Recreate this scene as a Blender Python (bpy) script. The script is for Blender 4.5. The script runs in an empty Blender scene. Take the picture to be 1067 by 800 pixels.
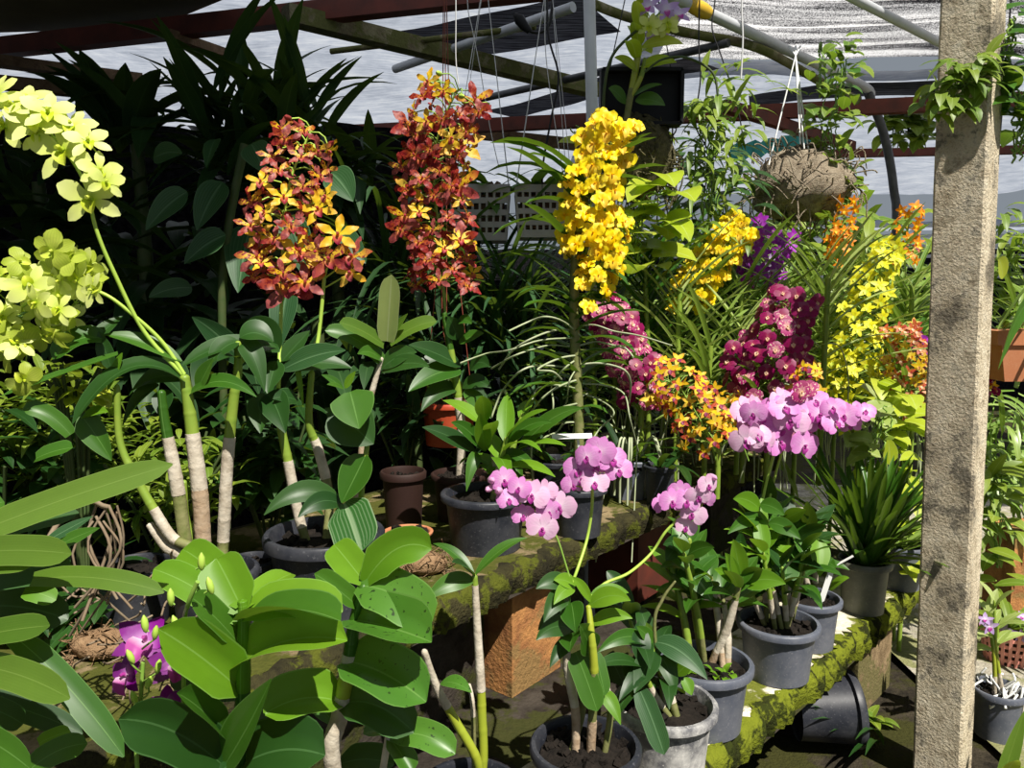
import bpy, math, random
from mathutils import Vector, Matrix
RND = random.Random(11)
SC = bpy.context.scene
COL = SC.collection
F = 800.0
PITCH = math.radians(6.5)
CAM = Vector((0, 0, 1.5))
Z = Vector((0, 0, 1)); X = Vector((1, 0, 0)); Y = Vector((0, 1, 0))

def V(*a): return Vector(a)
def ray(px, py):
    u = (px - 533.5) / F; v = (400 - py) / F
    return V(u, math.cos(PITCH) + v * math.sin(PITCH), -math.sin(PITCH) + v * math.cos(PITCH))
def P(px, py, y):                      # point on the sight line of a pixel at world distance y
    d = ray(px, py); return CAM + d * (y / d.y)
def G(px, py, z):                      # same, on the level plane of height z
    d = ray(px, py); return CAM + d * ((z - CAM.z) / d.z)
def ru(a, b): return RND.uniform(a, b)
def rdir():
    while True:
        v = V(ru(-1, 1), ru(-1, 1), ru(-1, 1))
        if .1 < v.length < 1: return v.normalized()

# ------------------------------------------------------------------ objects
ORIG = {}
def tag(o, label=None, cat=None, group=None, kind=None):
    if label: o['label'] = label
    if cat: o['category'] = cat
    if group: o['group'] = group
    if kind: o['kind'] = kind
    return o
def root(name, label, cat, loc, group=None):
    o = bpy.data.objects.new(name, None); COL.objects.link(o)
    o.empty_display_size = .05
    o.location = loc; ORIG[o] = Vector(loc)
    return tag(o, label, cat, group)

class MB:
    def __init__(s): s.v = []; s.f = []; s.m = []; s.uv = []; s.r = []
    def grid(s, rows, mat=0, r=None, closed=False, vs=None):
        r = RND.random() if r is None else r
        b = len(s.v); n = len(rows); k = len(rows[0])
        for i, row in enumerate(rows):
            for j, p in enumerate(row):
                s.v.append(p); s.r.append(r)
                s.uv.append((j / (k if closed else k - 1), (i / (n - 1)) if vs is None else vs[i]))
        for i in range(n - 1):
            for j in range(k if closed else k - 1):
                j2 = (j + 1) % k
                s.f.append((b + i * k + j, b + i * k + j2, b + (i + 1) * k + j2, b + (i + 1) * k + j)); s.m.append(mat)
    def fan(s, ring, mat=0, r=0.5, flip=False):
        b = len(s.v)
        for p in ring: s.v.append(p); s.r.append(r); s.uv.append((.5, .5))
        idx = list(range(b, b + len(ring)))
        s.f.append(tuple(idx[::-1] if flip else idx)); s.m.append(mat)
    def hexa(s, c, mat=0, r=None):      # c: 8 corners, bottom 4 then top 4
        r = RND.random() if r is None else r
        for q in ((3, 2, 1, 0), (4, 5, 6, 7), (0, 1, 5, 4), (1, 2, 6, 5), (2, 3, 7, 6), (3, 0, 4, 7)):
            b = len(s.v)
            for k, i in enumerate(q):
                s.v.append(c[i]); s.r.append(r); s.uv.append(((0, 0), (1, 0), (1, 1), (0, 1))[k])
            s.f.append((b, b + 1, b + 2, b + 3)); s.m.append(mat)
    def box(s, c, hx, hy, hz, ax=X, ay=Y, az=Z, mat=0, r=None):
        A = ax * hx; B = ay * hy; D = az * hz
        s.hexa([c - A - B - D, c + A - B - D, c + A + B - D, c - A + B - D, c - A - B + D, c + A - B + D, c + A + B + D, c - A + B + D], mat, r)
    def beam(s, a, b, w, h, mat=0, up=Z):
        d = (b - a); L = d.length; d = d / L
        side = d.cross(up).normalized(); u = side.cross(d)
        s.box((a + b) / 2, L / 2, w / 2, h / 2, d, side, u, mat)
    def tube(s, pts, rad, seg=6, mat=0, r=None, cap=True, vs=None):
        n = len(pts); rows = []; side = None
        for i, p in enumerate(pts):
            d = (pts[min(i + 1, n - 1)] - pts[max(i - 1, 0)])
            if d.length < 1e-9: d = Z.copy()
            d.normalize()
            if side is None:
                side = d.cross(Z)
                if side.length < .05: side = d.cross(X)
            side = side - d * side.dot(d)
            side.normalize(); up = side.cross(d)
            rr = rad(i / (n - 1)) if callable(rad) else (rad[i] if isinstance(rad, (list, tuple)) else rad)
            rows.append([p + side * (rr * math.cos(2 * math.pi * k / seg)) + up * (rr * math.sin(2 * math.pi * k / seg)) for k in range(seg)])
        r = RND.random() if r is None else r
        s.grid(rows, mat, r, True, vs)
        if cap: s.fan(rows[0], mat, r); s.fan(rows[-1], mat, r, True)
    def lathe(s, prof, seg=28, c=V(0, 0, 0), mat=0, M=None, r=None):
        rows = []
        for rr, z in prof:
            rows.append([c + (M @ V(rr * math.cos(2 * math.pi * k / seg), rr * math.sin(2 * math.pi * k / seg), z) if M else V(rr * math.cos(2 * math.pi * k / seg), rr * math.sin(2 * math.pi * k / seg), z)) for k in range(seg)])
        s.grid(rows, mat, r, True)
    def mesh(s, name, mats, org=V(0, 0, 0), smooth=True):
        me = bpy.data.meshes.new(name)
        me.from_pydata([(p - org)[:] for p in s.v], [], s.f)
        for m in mats: me.materials.append(MAT[m] if isinstance(m, str) else m)
        me.polygons.foreach_set('material_index', s.m)
        me.polygons.foreach_set('use_smooth', [smooth] * len(s.f))
        ul = me.uv_layers.new(name='UVMap')
        li = [0] * len(me.loops); me.loops.foreach_get('vertex_index', li)
        flat = []
        for i in li: flat.extend(s.uv[i])
        ul.data.foreach_set('uv', flat)
        at = me.attributes.new('rnd', 'FLOAT', 'POINT'); at.data.foreach_set('value', s.r)
        me.update()
        return me
    def build(s, name, mats, parent=None, smooth=True, loc=None):
        if isinstance(mats, str): mats = [mats]
        org = ORIG[parent] if parent is not None else (loc if loc is not None else V(0, 0, 0))
        o = bpy.data.objects.new(name, s.mesh(name, mats, org, smooth)); COL.objects.link(o)
        ORIG[o] = Vector(org)
        if parent is not None: o.parent = parent
        else: o.location = org
        return o

# ------------------------------------------------------------------ leaves
def _lance(t): return max(.10, math.sin(math.pi * min(1, t ** .8)) ** .85) if t < .999 else .03
def _ovate(t): return max(.12 if t < .5 else .02, (math.sin(math.pi * t ** .68)) ** .75)
def _strap(t): return (.7 + .3 * min(1, t / .2)) * (1 if t < .7 else math.sqrt(max(.004, 1 - ((t - .7) / .3) ** 2)))
def _taper(t): return (.75 + .25 * min(1, t / .15)) * max(.04, (1 - t ** 2.2))
def _oblong(t): return min(1, .35 + t * 2.6) * (1 if t < .72 else math.sqrt(max(.003, 1 - ((t - .72) / .28) ** 2)))
def _heart(t): return max(.03, math.sqrt(max(0, min(1, t / .22))) * (1 if t < .3 else math.cos((t - .3) / .7 * math.pi / 2) ** .8)) if t > 0 else .3
def _petal(t): return max(.05, (.22 + 1.5 * t) if t < .5 else math.sqrt(max(.002, 1 - ((t - .52) / .48) ** 2 * .995)) if t < .999 else .12)
PROF = dict(petal=_petal, lance=_lance, ovate=_ovate, strap=_strap, taper=_taper, oblong=_oblong, heart=_heart)

def ribbon(mb, pts, W, prof='lance', fold=.25, up=Z, mat=0, r=None, across=4, wavy=0., twist=0., edge=0.):
    n = len(pts) - 1; rows = []; side = None; fn = PROF[prof]; ph = ru(0, 6)
    for i, p in enumerate(pts):
        t = i / n
        d = (pts[min(i + 1, n)] - pts[max(i - 1, 0)]).normalized()
        if side is None:
            side = d.cross(up)
            if side.length < .05: side = d.cross(X)
        side = (side - d * side.dot(d)).normalized()
        if twist: side = Matrix.Rotation(twist / n, 3, d) @ side
        nr = side.cross(d)
        w = W * .5 * fn(t)
        rows.append([p + side * (w * u) + nr * (w * (fold * abs(u) - edge * u * u + wavy * math.sin(ph + t * 11 + u * 2) * abs(u))) for u in [(-1 + 2 * j / across) for j in range(across + 1)]])
    mb.grid(rows, mat, r)
def bez(a, c, b, n=8):
    return [a * (1 - t) ** 2 + c * (2 * t * (1 - t)) + b * t * t for t in [i / n for i in range(n + 1)]]
def arc(mb, a, b, W, arch=.3, prof='lance', n=8, up=None, side=None, **k):
    L = (b - a).length
    c = (a + b) / 2 + Z * (L * arch)
    if side is not None: c = c + side
    ribbon(mb, bez(a, c, b, n), W, prof, up=(up if up is not None else V(0, -.35, 1)), **k)
def grow(mb, p, d, L, W, droop=1.0, prof='strap', n=7, up=Z, **k):   # leaf that sets out along d and sags
    p = Vector(p); d = Vector(d).normalized(); pts = [p.copy()]
    for i in range(n):
        d = (d - Z * (droop / n)).normalized(); p = p + d * (L / n); pts.append(p.copy())
    ribbon(mb, pts, W, prof, up=up, **k)
    return pts
def smooth_path(pts, n=6):
    out = []
    for i in range(len(pts) - 1):
        p0 = pts[max(i - 1, 0)]; p1 = pts[i]; p2 = pts[i + 1]; p3 = pts[min(i + 2, len(pts) - 1)]
        for k in range(n):
            t = k / n
            out.append(.5 * ((2 * p1) + (p2 - p0) * t + (2 * p0 - 5 * p1 + 4 * p2 - p3) * t * t + (3 * p1 - p0 - 3 * p2 + p3) * t ** 3))
    out.append(pts[-1].copy())
    return out

# ------------------------------------------------------------------ materials
MAT = {}
def newmat(name):
    m = bpy.data.materials.new(name); m.use_nodes = True; nt = m.node_tree; nt.nodes.clear(); MAT[name] = m
    out = nt.nodes.new('ShaderNodeOutputMaterial')
    return nt, out
class NT:
    def __init__(s, nt): s.nt = nt
    def n(s, t, **k):
        x = s.nt.nodes.new(t)
        for a, b in k.items():
            if a.startswith('i_'):
                key = a[2:].replace('_', ' ')
                s.put(x.inputs[int(key) if key.isdigit() else key], b)
            else: setattr(x, a, b)
        return x
    def put(s, sock, v):
        if isinstance(v, bpy.types.NodeSocket): s.nt.links.new(v, sock)
        elif hasattr(v, 'outputs'): s.nt.links.new(v.outputs[0], sock)
        else: sock.default_value = v
    def mix(s, f, a, b, bt='MIX'):
        x = s.nt.nodes.new('ShaderNodeMix'); x.data_type = 'RGBA'; x.blend_type = bt
        s.put(x.inputs[0], f); s.put(x.inputs[6], a); s.put(x.inputs[7], b)
        return x.outputs[2]
    def math(s, op, a, b=0., c=None, clamp=False):
        x = s.nt.nodes.new('ShaderNodeMath'); x.operation = op; x.use_clamp = clamp
        s.put(x.inputs[0], a); s.put(x.inputs[1], b)
        if c is not None: s.put(x.inputs[2], c)
        return x.outputs[0]
    def ramp(s, f, stops, interp='LINEAR'):
        x = s.nt.nodes.new('ShaderNodeValToRGB'); cr = x.color_ramp; cr.interpolation = interp
        while len(cr.elements) < len(stops): cr.elements.new(.5)
        for e, (p, c) in zip(cr.elements, stops): e.position = p; e.color = c if len(c) == 4 else (*c, 1)
        s.put(x.inputs[0], f); return x.outputs[0]
    def noise(s, scale, detail=3, rough=.6, vec=None, out=0):
        x = s.n('ShaderNodeTexNoise'); x.inputs['Scale'].default_value = scale; x.inputs['Detail'].default_value = detail; x.inputs['Roughness'].default_value = rough
        s.put(x.inputs['Vector'], vec if vec is not None else s.n('ShaderNodeTexCoord').outputs['Object'])
        return x.outputs[out]
    def uv(s):
        x = s.n('ShaderNodeSeparateXYZ', i_0=s.n('ShaderNodeTexCoord').outputs['UV']); return x.outputs[0], x.outputs[1]
    def rnd(s): return s.n('ShaderNodeAttribute', attribute_name='rnd').outputs['Fac']
    def bsdf(s, col, rough=.5, spec=.4, **k):
        b = s.n('ShaderNodeBsdfPrincipled'); s.put(b.inputs['Base Color'], col); s.put(b.inputs['Roughness'], rough); s.put(b.inputs['Specular IOR Level'], spec)
        for a, v in k.items(): s.put(b.inputs[a.replace('_', ' ')], v)
        return b
    def bump(s, h, st=.3, d=.01):
        b = s.n('ShaderNodeBump'); b.inputs['Strength'].default_value = st; b.inputs['Distance'].default_value = d; s.put(b.inputs['Height'], h); return b.outputs[0]
    def thru(s, b, col, f):            # let light through a thin sheet
        t = s.n('ShaderNodeBsdfTranslucent'); s.put(t.inputs[0], col)
        m = s.n('ShaderNodeMixShader'); s.put(m.inputs[0], f); s.put(m.inputs[1], b); s.put(m.inputs[2], t); return m
def c4(c): return (*c, 1)

def leafmat(name, c1, c2, rib=(.35, .5, .2), trans=.3, rough=.38, veins=0., spots=0., spec=.45, ribw=.03, tcol=None):
    nt, out = newmat(name); g = NT(nt)
    u, v = g.uv()
    col = g.mix(g.rnd(), c4(c1), c4(c2))
    col = g.mix(g.math('MULTIPLY', g.noise(22, 4), .55), col, g.mix(.5, col, c4((.02, .05, .01)), 'MULTIPLY'))
    if veins:
        w = g.math('SINE', g.math('MULTIPLY', u, 75.))
        col = g.mix(g.math('MULTIPLY', g.math('GREATER_THAN', w, .55), veins), col, c4(rib))
    if spots:
        sp = g.math('LESS_THAN', g.noise(130, 2), .5 - .17 + spots * .05)
        col = g.mix(g.math('MULTIPLY', sp, .85), col, c4((.01, .02, .006)))
    d = g.math('ABSOLUTE', g.math('SUBTRACT', u, .5))
    col = g.mix(g.math('MULTIPLY', g.math('LESS_THAN', d, ribw), .5), col, c4(rib))
    col = g.mix(g.math('MULTIPLY', g.math('GREATER_THAN', d, .475), .45), col, c4(rib))
    b = g.bsdf(col, rough, spec)
    tc = g.mix(.55, col, c4(tcol or (.32, .5, .03)))
    nt.links.new(g.thru(b, tc, trans).outputs[0], out.inputs[0])
def plain(name, c, rough=.6, spec=.3, c2=None, scale=14, amt=.6, metal=0., bump=0., detail=4, coat=None):
    nt, out = newmat(name); g = NT(nt)
    col = c4(c)
    if c2: 
        f = g.ramp(g.noise(scale, detail), [(.5 - .22, (0, 0, 0)), (.5 + .22, (amt, amt, amt))])
        col = g.mix(f, c4(c), c4(c2))
    b = g.bsdf(col, rough, spec); b.inputs['Metallic'].default_value = metal
    if bump: nt.links.new(g.bump(g.noise(scale * 3, 5), bump), b.inputs['Normal'])
    nt.links.new(b.outputs[0], out.inputs[0])
def petalmat(name, inner, mid, tip, spot=None, spotamt=.5, scale=60, trans=.35, rough=.45, veins=None):
    nt, out = newmat(name); g = NT(nt); u, v = g.uv()
    col = g.ramp(v, [(0., inner), (.4, mid), (.95, tip)])
    if spot:
        f = g.math('GREATER_THAN', g.noise(scale, 3), 1 - spotamt)
        col = g.mix(f, col, c4(spot))
    if veins:
        w = g.math('SINE', g.math('MULTIPLY', u, 40.))
        col = g.mix(g.math('MULTIPLY', g.math('GREATER_THAN', w, .5), .3), col, c4(veins))
    col = g.mix(g.math('MULTIPLY', g.math('SUBTRACT', g.rnd(), .5), .25), col, g.mix(.5, col, c4((1, 1, 1))))
    b = g.bsdf(col, rough, .3)
    nt.links.new(g.thru(b, col, trans).outputs[0], out.inputs[0])
# ------------------------------------------------------------------ leaf and stem materials
leafmat('leaf_bright', (.11, .27, .011), (.18, .36, .018), (.24, .44, .09), .32, .46, spec=.35, ribw=.016)
leafmat('leaf_mid', (.032, .115, .009), (.06, .165, .014), (.15, .30, .07), .24, .40, spec=.38, ribw=.018)
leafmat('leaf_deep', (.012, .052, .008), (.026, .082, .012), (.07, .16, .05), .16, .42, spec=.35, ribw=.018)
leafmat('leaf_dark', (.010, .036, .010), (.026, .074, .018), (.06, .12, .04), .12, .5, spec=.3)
leafmat('leaf_spotted', (.06, .19, .02), (.09, .23, .025), (.18, .34, .08), .25, .38, spots=.25, ribw=.016)
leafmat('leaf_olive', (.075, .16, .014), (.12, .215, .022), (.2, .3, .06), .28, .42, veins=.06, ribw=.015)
leafmat('leaf_ribbed', (.03, .12, .022), (.06, .17, .035), (.36, .48, .28), .2, .42, veins=.24, ribw=.05)
leafmat('leaf_striped', (.018, .075, .02), (.035, .10, .03), (.14, .25, .12), .18, .45, veins=.2, spec=.35)
leafmat('leaf_strap', (.12, .24, .02), (.32, .44, .10), (.40, .52, .2), .25, .36, ribw=.07)
leafmat('leaf_pale', (.34, .44, .10), (.50, .58, .22), (.6, .66, .36), .3, .4)
leafmat('leaf_lime', (.42, .56, .02), (.60, .66, .06), (.55, .65, .2), .4, .4)
leafmat('leaf_fern', (.10, .2, .015), (.26, .34, .03), (.4, .5, .15), .3, .45)
plain('stem_green', (.18, .34, .05), .45, .4, (.3, .4, .08), 30)
plain('stem_lime', (.38, .55, .08), .45, .4)
plain('stem_dark', (.04, .08, .02), .6, .3, (.1, .1, .04), 30)
plain('stem_red', (.2, .04, .03), .5, .3, (.3, .1, .05), 40)
plain('cane_green', (.16, .27, .03), .45, .4, (.3, .36, .05), 25, .6)
plain('cane_yellow', (.36, .38, .03), .4, .5, (.22, .32, .03), 12, .7)
plain('cane_papery', (.62, .56, .46), .75, .2, (.25, .19, .12), 34, .7, bump=.3)
plain('cane_brown', (.3, .2, .12), .8, .15, (.55, .44, .32), 40, .8, bump=.3)
plain('cane_olive', (.11, .14, .03), .6, .3, (.28, .25, .12), 40, .7, bump=.2)
plain('aerial_root', (.46, .49, .34), .6, .3, (.2, .27, .09), 14, .8)
# ------------------------------------------------------------------ flowers
petalmat('lime_petal', (.56, .70, .05), (.74, .82, .20), (.80, .86, .30), trans=.35)
petalmat('lime_lip', (.45, .62, .03), (.58, .68, .03), (.72, .78, .1))
petalmat('olive_petal', (.5, .6, .06), (.55, .64, .09), (.42, .52, .05), trans=.45, veins=(.3, .42, .03))
petalmat('tiger_petal', (.85, .6, .02), (.80, .48, .015), (.42, .05, .015), spot=(.27, .015, .01), spotamt=.45, scale=11)
petalmat('tiger_sepal', (.62, .3, .02), (.4, .06, .02), (.36, .03, .03), spot=(.25, .012, .015), spotamt=.5, scale=11)
petalmat('tiger_gold', (.85, .62, .02), (.85, .6, .02), (.75, .36, .02), spot=(.5, .1, .01), spotamt=.3, scale=11)
petalmat('tiger_lip', (.8, .5, .1), (.6, .12, .06), (.35, .01, .08))
petalmat('flame_petal', (.7, .4, .02), (.42, .07, .015), (.27, .014, .014), spot=(.17, .006, .008), spotamt=.45, scale=11)
petalmat('yellow_petal', (.9, .62, .0), (.95, .72, .005), (.95, .76, .01), trans=.3)
petalmat('gold_lip', (.9, .55, .0), (.92, .62, .0), (.9, .58, .0))
petalmat('lemon_petal', (.75, .70, .01), (.85, .80, .02), (.78, .78, .03), spot=(.62, .55, .01), spotamt=.4, scale=8)
petalmat('magenta_petal', (.45, .06, .12), (.27, .003, .075), (.30, .004, .11), spot=(.17, .002, .045), spotamt=.4, scale=8)
petalmat('magenta_white', (.85, .55, .45), (.5, .07, .22), (.36, .005, .14), spot=(.85, .6, .5), spotamt=.42, scale=8)
petalmat('white_heart', (.9, .8, .65), (.85, .6, .4), (.8, .4, .2))
petalmat('orange_petal', (.9, .4, .01), (.9, .3, .005), (.85, .22, .01))
petalmat('rust_petal', (.75, .4, .03), (.6, .14, .03), (.55, .07, .05), spot=(.4, .03, .03), spotamt=.45, scale=8)
petalmat('peach_petal', (.85, .6, .2), (.82, .45, .2), (.75, .28, .2), spot=(.55, .10, .08), spotamt=.38, scale=8)
petalmat('pink_petal', (.9, .72, .86), (.76, .36, .7), (.66, .22, .58), trans=.35, veins=(.6, .16, .5))
petalmat('pale_pink_petal', (.92, .8, .88), (.84, .58, .76), (.78, .42, .66), trans=.35, veins=(.7, .35, .6))
petalmat('pink_lip', (.9, .75, .85), (.5, .06, .36), (.45, .04, .34))
petalmat('purple_petal', (.55, .2, .55), (.22, .006, .24), (.16, .002, .17), trans=.3)
petalmat('violet_petal', (.6, .15, .65), (.34, .02, .42), (.28, .01, .36), trans=.3)
petalmat('lilac_petal', (.8, .75, .85), (.55, .4, .7), (.45, .28, .62), trans=.3)
# ------------------------------------------------------------------ hard things
def potmat(name, c, dust, amt, rough=.45, low=None):
    nt, out = newmat(name); g = NT(nt)
    f = g.ramp(g.noise(9, 6, .7), [(.42, (0, 0, 0)), (.68, (amt, amt, amt))])
    f2 = g.ramp(g.noise(160, 2), [(.62, (0, 0, 0)), (.7, (.5, .5, .5))])
    col = g.mix(f, c4(c), c4(dust)); col = g.mix(f2, col, c4(dust))
    b = g.bsdf(col, rough, .4)
    nt.links.new(b.outputs[0], out.inputs[0])
potmat('pot_black', (.018, .020, .028), (.12, .12, .13), .35)
potmat('pot_slate', (.085, .095, .125), (.26, .26, .28), .4)
potmat('pot_olive', (.12, .125, .10), (.26, .25, .2), .5)
potmat('pot_limed', (.12, .12, .13), (.72, .70, .66), 1., .75)
potmat('pot_orange', (.42, .055, .02), (.5, .14, .06), .4)
potmat('pot_brown', (.024, .008, .005), (.04, .018, .011), .4, .7)
potmat('pot_clay', (.46, .17, .075), (.55, .28, .15), .5, .8)
plain('potting_mix', (.007, .006, .005), .95, .15, (.026, .02, .016), 45, .9, bump=.8)
plain('bark_chip', (.05, .032, .02), .9, .2, (.16, .10, .06), 60, .8, bump=.5)
plain('root_fibre', (.16, .11, .07), .9, .2, (.32, .26, .18), 30, .7)
plain('husk', (.22, .13, .07), .95, .1, (.38, .25, .14), 60, .8, bump=.8)
plain('moss_clump', (.06, .06, .03), 1., .1, (.2, .17, .09), 70, .9, bump=1.)
plain('dry_moss', (.17, .13, .09), 1., .1, (.40, .34, .25), 50, .9, bump=1.)
plain('black_plastic', (.006, .006, .007), .55, .25)
plain('basket_grey', (.34, .32, .31), .6, .3, (.45, .43, .42), 20)
plain('basket_pink', (.66, .25, .2), .5, .35, (.72, .36, .3), 15)
plain('white_plastic', (.75, .75, .73), .45, .4)
plain('wire', (.62, .62, .62), .4, .5)
plain('black_hose', (.01, .01, .011), .5, .35)
plain('galvanised', (.50, .52, .55), .45, .5, (.36, .37, .38), 14, .7)
plain('pvc_white', (.66, .68, .70), .5, .4, (.5, .52, .54), 12, .6)
plain('tape_yellow', (.6, .38, .03), .5, .3)
plain('steel_dark', (.03, .032, .036), .45, .5, (.14, .14, .15), 18, .5)
plain('paint_brown', (.16, .035, .022), .6, .3, (.05, .02, .015), 9, .8)
plain('olive_board', (.10, .09, .035), .7, .2, (.05, .045, .02), 6)
def mossy(name, base, dirt, moss, moss2, mscale=5., mamt=.5, topm=.0, bump=.6):
    nt, out = newmat(name); g = NT(nt)
    n1 = g.noise(11, 7, .7)
    col = g.mix(g.ramp(n1, [(.38, (0, 0, 0)), (.62, (1, 1, 1))]), c4(base), c4(dirt))
    m = g.mix(g.noise(60, 3), c4(moss), c4(moss2))
    f = g.noise(mscale, 6, .65)
    f = g.ramp(f, [(.62 - mamt * .4, (0, 0, 0)), (.68 - mamt * .4, (1, 1, 1))])
    col = g.mix(f, col, m)
    b = g.bsdf(col, .95, .1)
    nt.links.new(g.bump(g.noise(90, 4), bump), b.inputs['Normal'])
    nt.links.new(b.outputs[0], out.inputs[0])
mossy('slab_top', (.74, .69, .56), (.42, .37, .26), (.08, .10, .015), (.19, .2, .03), 5.5, .26)
mossy('slab_upper', (.27, .20, .11), (.13, .10, .055), (.04, .05, .01), (.10, .10, .02), 7, .45)
mossy('moss_edge', (.035, .045, .007), (.02, .022, .006), (.10, .125, .010), (.20, .225, .018), 16, .42, bump=1.)
mossy('moss_edge_dark', (.05, .045, .018), (.02, .018, .01), (.045, .055, .008), (.11, .12, .015), 14, .3, bump=1.)
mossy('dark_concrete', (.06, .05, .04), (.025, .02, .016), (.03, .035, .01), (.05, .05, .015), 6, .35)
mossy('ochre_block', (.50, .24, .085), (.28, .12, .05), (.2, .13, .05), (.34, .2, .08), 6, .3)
mossy('earth_block', (.32, .23, .13), (.16, .11, .06), (.1, .1, .03), (.2, .16, .08), 7, .35)
mossy('ground_dirt', (.055, .045, .03), (.018, .015, .011), (.05, .05, .012), (.03, .03, .01), 3, .35, bump=1.)
mossy('gravel_path', (.46, .42, .34), (.24, .22, .17), (.16, .17, .05), (.3, .29, .16), 4, .3, bump=1.)
mossy('beam_wood', (.24, .22, .13), (.12, .10, .06), (.14, .15, .05), (.08, .08, .03), 9, .45)
mossy('timber', (.2, .13, .08), (.08, .05, .03), (.12, .08, .05), (.2, .14, .08), 9, .3)
# concrete pillar: rough sand face with black lichen stains, some standing in for shadow
nt, out = newmat('pillar_concrete'); g = NT(nt)
tc = g.n('ShaderNodeTexCoord').outputs['Object']
n1 = g.noise(22, 9, .8)
col = g.ramp(n1, [(.36, (.30, .24, .16)), (.5, (.64, .55, .40)), (.64, (.80, .72, .56))])
st = g.ramp(g.noise(5.5, 9, .78, out=0), [(.51, (0, 0, 0)), (.58, (1, 1, 1))])
col = g.mix(g.math('MULTIPLY', st, .8), col, c4((.07, .06, .045)))
b = g.bsdf(col, .95, .1); nt.links.new(g.bump(g.noise(120, 5), .9), b.inputs['Normal']); nt.links.new(b.outputs[0], out.inputs[0])
# greenhouse plastic film: milky, lets daylight through
nt, out = newmat('film'); g = NT(nt)
n1 = g.noise(3, 6, .7); 
sx = g.n('ShaderNodeMapping', i_Vector=g.n('ShaderNodeTexCoord').outputs['Object']); sx.inputs['Scale'].default_value = (1.2, 9, 1)
n2 = g.noise(4, 5, .7, vec=sx.outputs[0])
f = g.math('ADD', g.math('MULTIPLY', n1, .5), g.math('MULTIPLY', n2, .5))
col = g.ramp(f, [(.38, (.20, .225, .28)), (.5, (.29, .32, .385)), (.62, (.40, .425, .47))])
b = g.bsdf(g.mix(.5, col, c4((.3, .3, .33))), .5, .3)
nt.links.new(g.thru(b, col, .8).outputs[0], out.inputs[0])
# shade net: streaks of light weave between black bands
nt, out = newmat('shade_net'); g = NT(nt)
mp = g.n('ShaderNodeMapping', i_Vector=g.n('ShaderNodeTexCoord').outputs['Object']); mp.inputs['Scale'].default_value = (.22, 9, 1)
s1 = g.noise(1.6, 6, .7, vec=mp.outputs[0])
wv = g.noise(150, 2)
f = g.math('ADD', s1, g.math('MULTIPLY', g.math('SUBTRACT', wv, .5), .6))
col = g.ramp(f, [(.37, (.012, .012, .014)), (.46, (.25, .25, .265)), (.62, (.78, .78, .80))])
b = g.bsdf(g.mix(.6, col, c4((.02, .02, .02))), .7, .2)
nt.links.new(g.thru(b, col, .85).outputs[0], out.inputs[0])
nt, out = newmat('black_net'); g = NT(nt)
w = g.noise(40, 3); col = g.ramp(w, [(.4, (.004, .004, .005)), (.7, (.02, .02, .022))])
nt.links.new(g.bsdf(col, .9, .05).outputs[0], out.inputs[0])
nt, out = newmat('band_net'); g = NT(nt)
mp = g.n('ShaderNodeMapping', i_Vector=g.n('ShaderNodeTexCoord').outputs['Object']); mp.inputs['Scale'].default_value = (2, 30, 1)
s1 = g.noise(2, 4, .7, vec=mp.outputs[0])
col = g.ramp(s1, [(.4, (.01, .01, .012)), (.7, (.12, .12, .14))])
nt.links.new(g.thru(g.bsdf(col, .8, .1), col, .5).outputs[0], out.inputs[0])

# ------------------------------------------------------------------ flower shapes (face +Z, top +Y); several of each kind
def pet(mb, a, L, W, prof='ovate', tilt=.15, droop=.5, fold=.1, mat=0, n=6, across=4, wavy=0., off=.004, edge=0.):
    d = V(math.cos(a), math.sin(a), tilt)
    grow(mb, V(math.cos(a) * off, math.sin(a) * off, 0), d, L, W, droop, prof, n, up=Z, fold=fold, mat=mat, across=across, wavy=wavy, edge=edge)
D2 = math.radians
KIND = {}
def kind(name, mats, fn, variants=3):
    L = []
    for i in range(variants):
        mb = MB(); fn(mb); L.append(mb.mesh(name, mats))
    KIND[name] = L
def f_dendro(sw=.30, pw=.42, lip=.34, prof='ovate', droop=.5, tilt=.2, wavy=.1):
    def fn(mb):                        # unit: about 1 across
        j = lambda: ru(-7, 7)
        for a in (90, 215, 325): pet(mb, D2(a + j()), .5, sw, prof, tilt, droop + ru(-.2, .3), .12, 1, wavy=wavy)
        for a in (22, 158): pet(mb, D2(a + j()), .52, pw, prof, tilt + .15, droop + ru(-.2, .3), .05, 0, wavy=wavy)
        pet(mb, D2(270 + j()), lip, lip * .95, 'ovate', .75, 1.1, .7, 2)
        mb.tube([V(0, -.02, 0), V(0, .02, .1), V(0, -.01, .16)], [.035, .04, .03], 5, 2)
        mb.tube([V(0, 0, -.01), V(0, -.03, -.14)], [.04, .05], 5, 1)
    return fn
def f_phal(mb):
    j = lambda: ru(-6, 6)
    for a in (90, 212, 328): pet(mb, D2(a + j()), .46, .30, 'petal', .05, .25 + ru(-.2, .2), .06, 1)
    for a in (15, 165): pet(mb, D2(a + j()), .50, .58, 'petal', .12, .35 + ru(-.2, .25), .02, 0, edge=.12, wavy=.06)
    pet(mb, D2(270 + j()), .26, .2, 'ovate', .8, 1.2, .6, 2)
    for a in (235, 305): pet(mb, D2(a), .12, .09, 'ovate', 1.0, .1, .4, 2)
    mb.tube([V(0, 0, -.01), V(0, .01, .1)], [.03, .035], 5, 2)
def f_round(mb):
    j = lambda: ru(-8, 8)
    for k, a in enumerate((90, 162, 234, 306, 18)): pet(mb, D2(a + j()), .5, .46, 'oblong', .12, .3 + ru(-.2, .3), .04, 0 if k else 1, edge=.1)
    pet(mb, D2(270), .22, .2, 'ovate', .9, .9, .5, 2)
    mb.tube([V(0, 0, 0), V(0, .0, .1)], [.05, .04], 5, 2)
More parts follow.
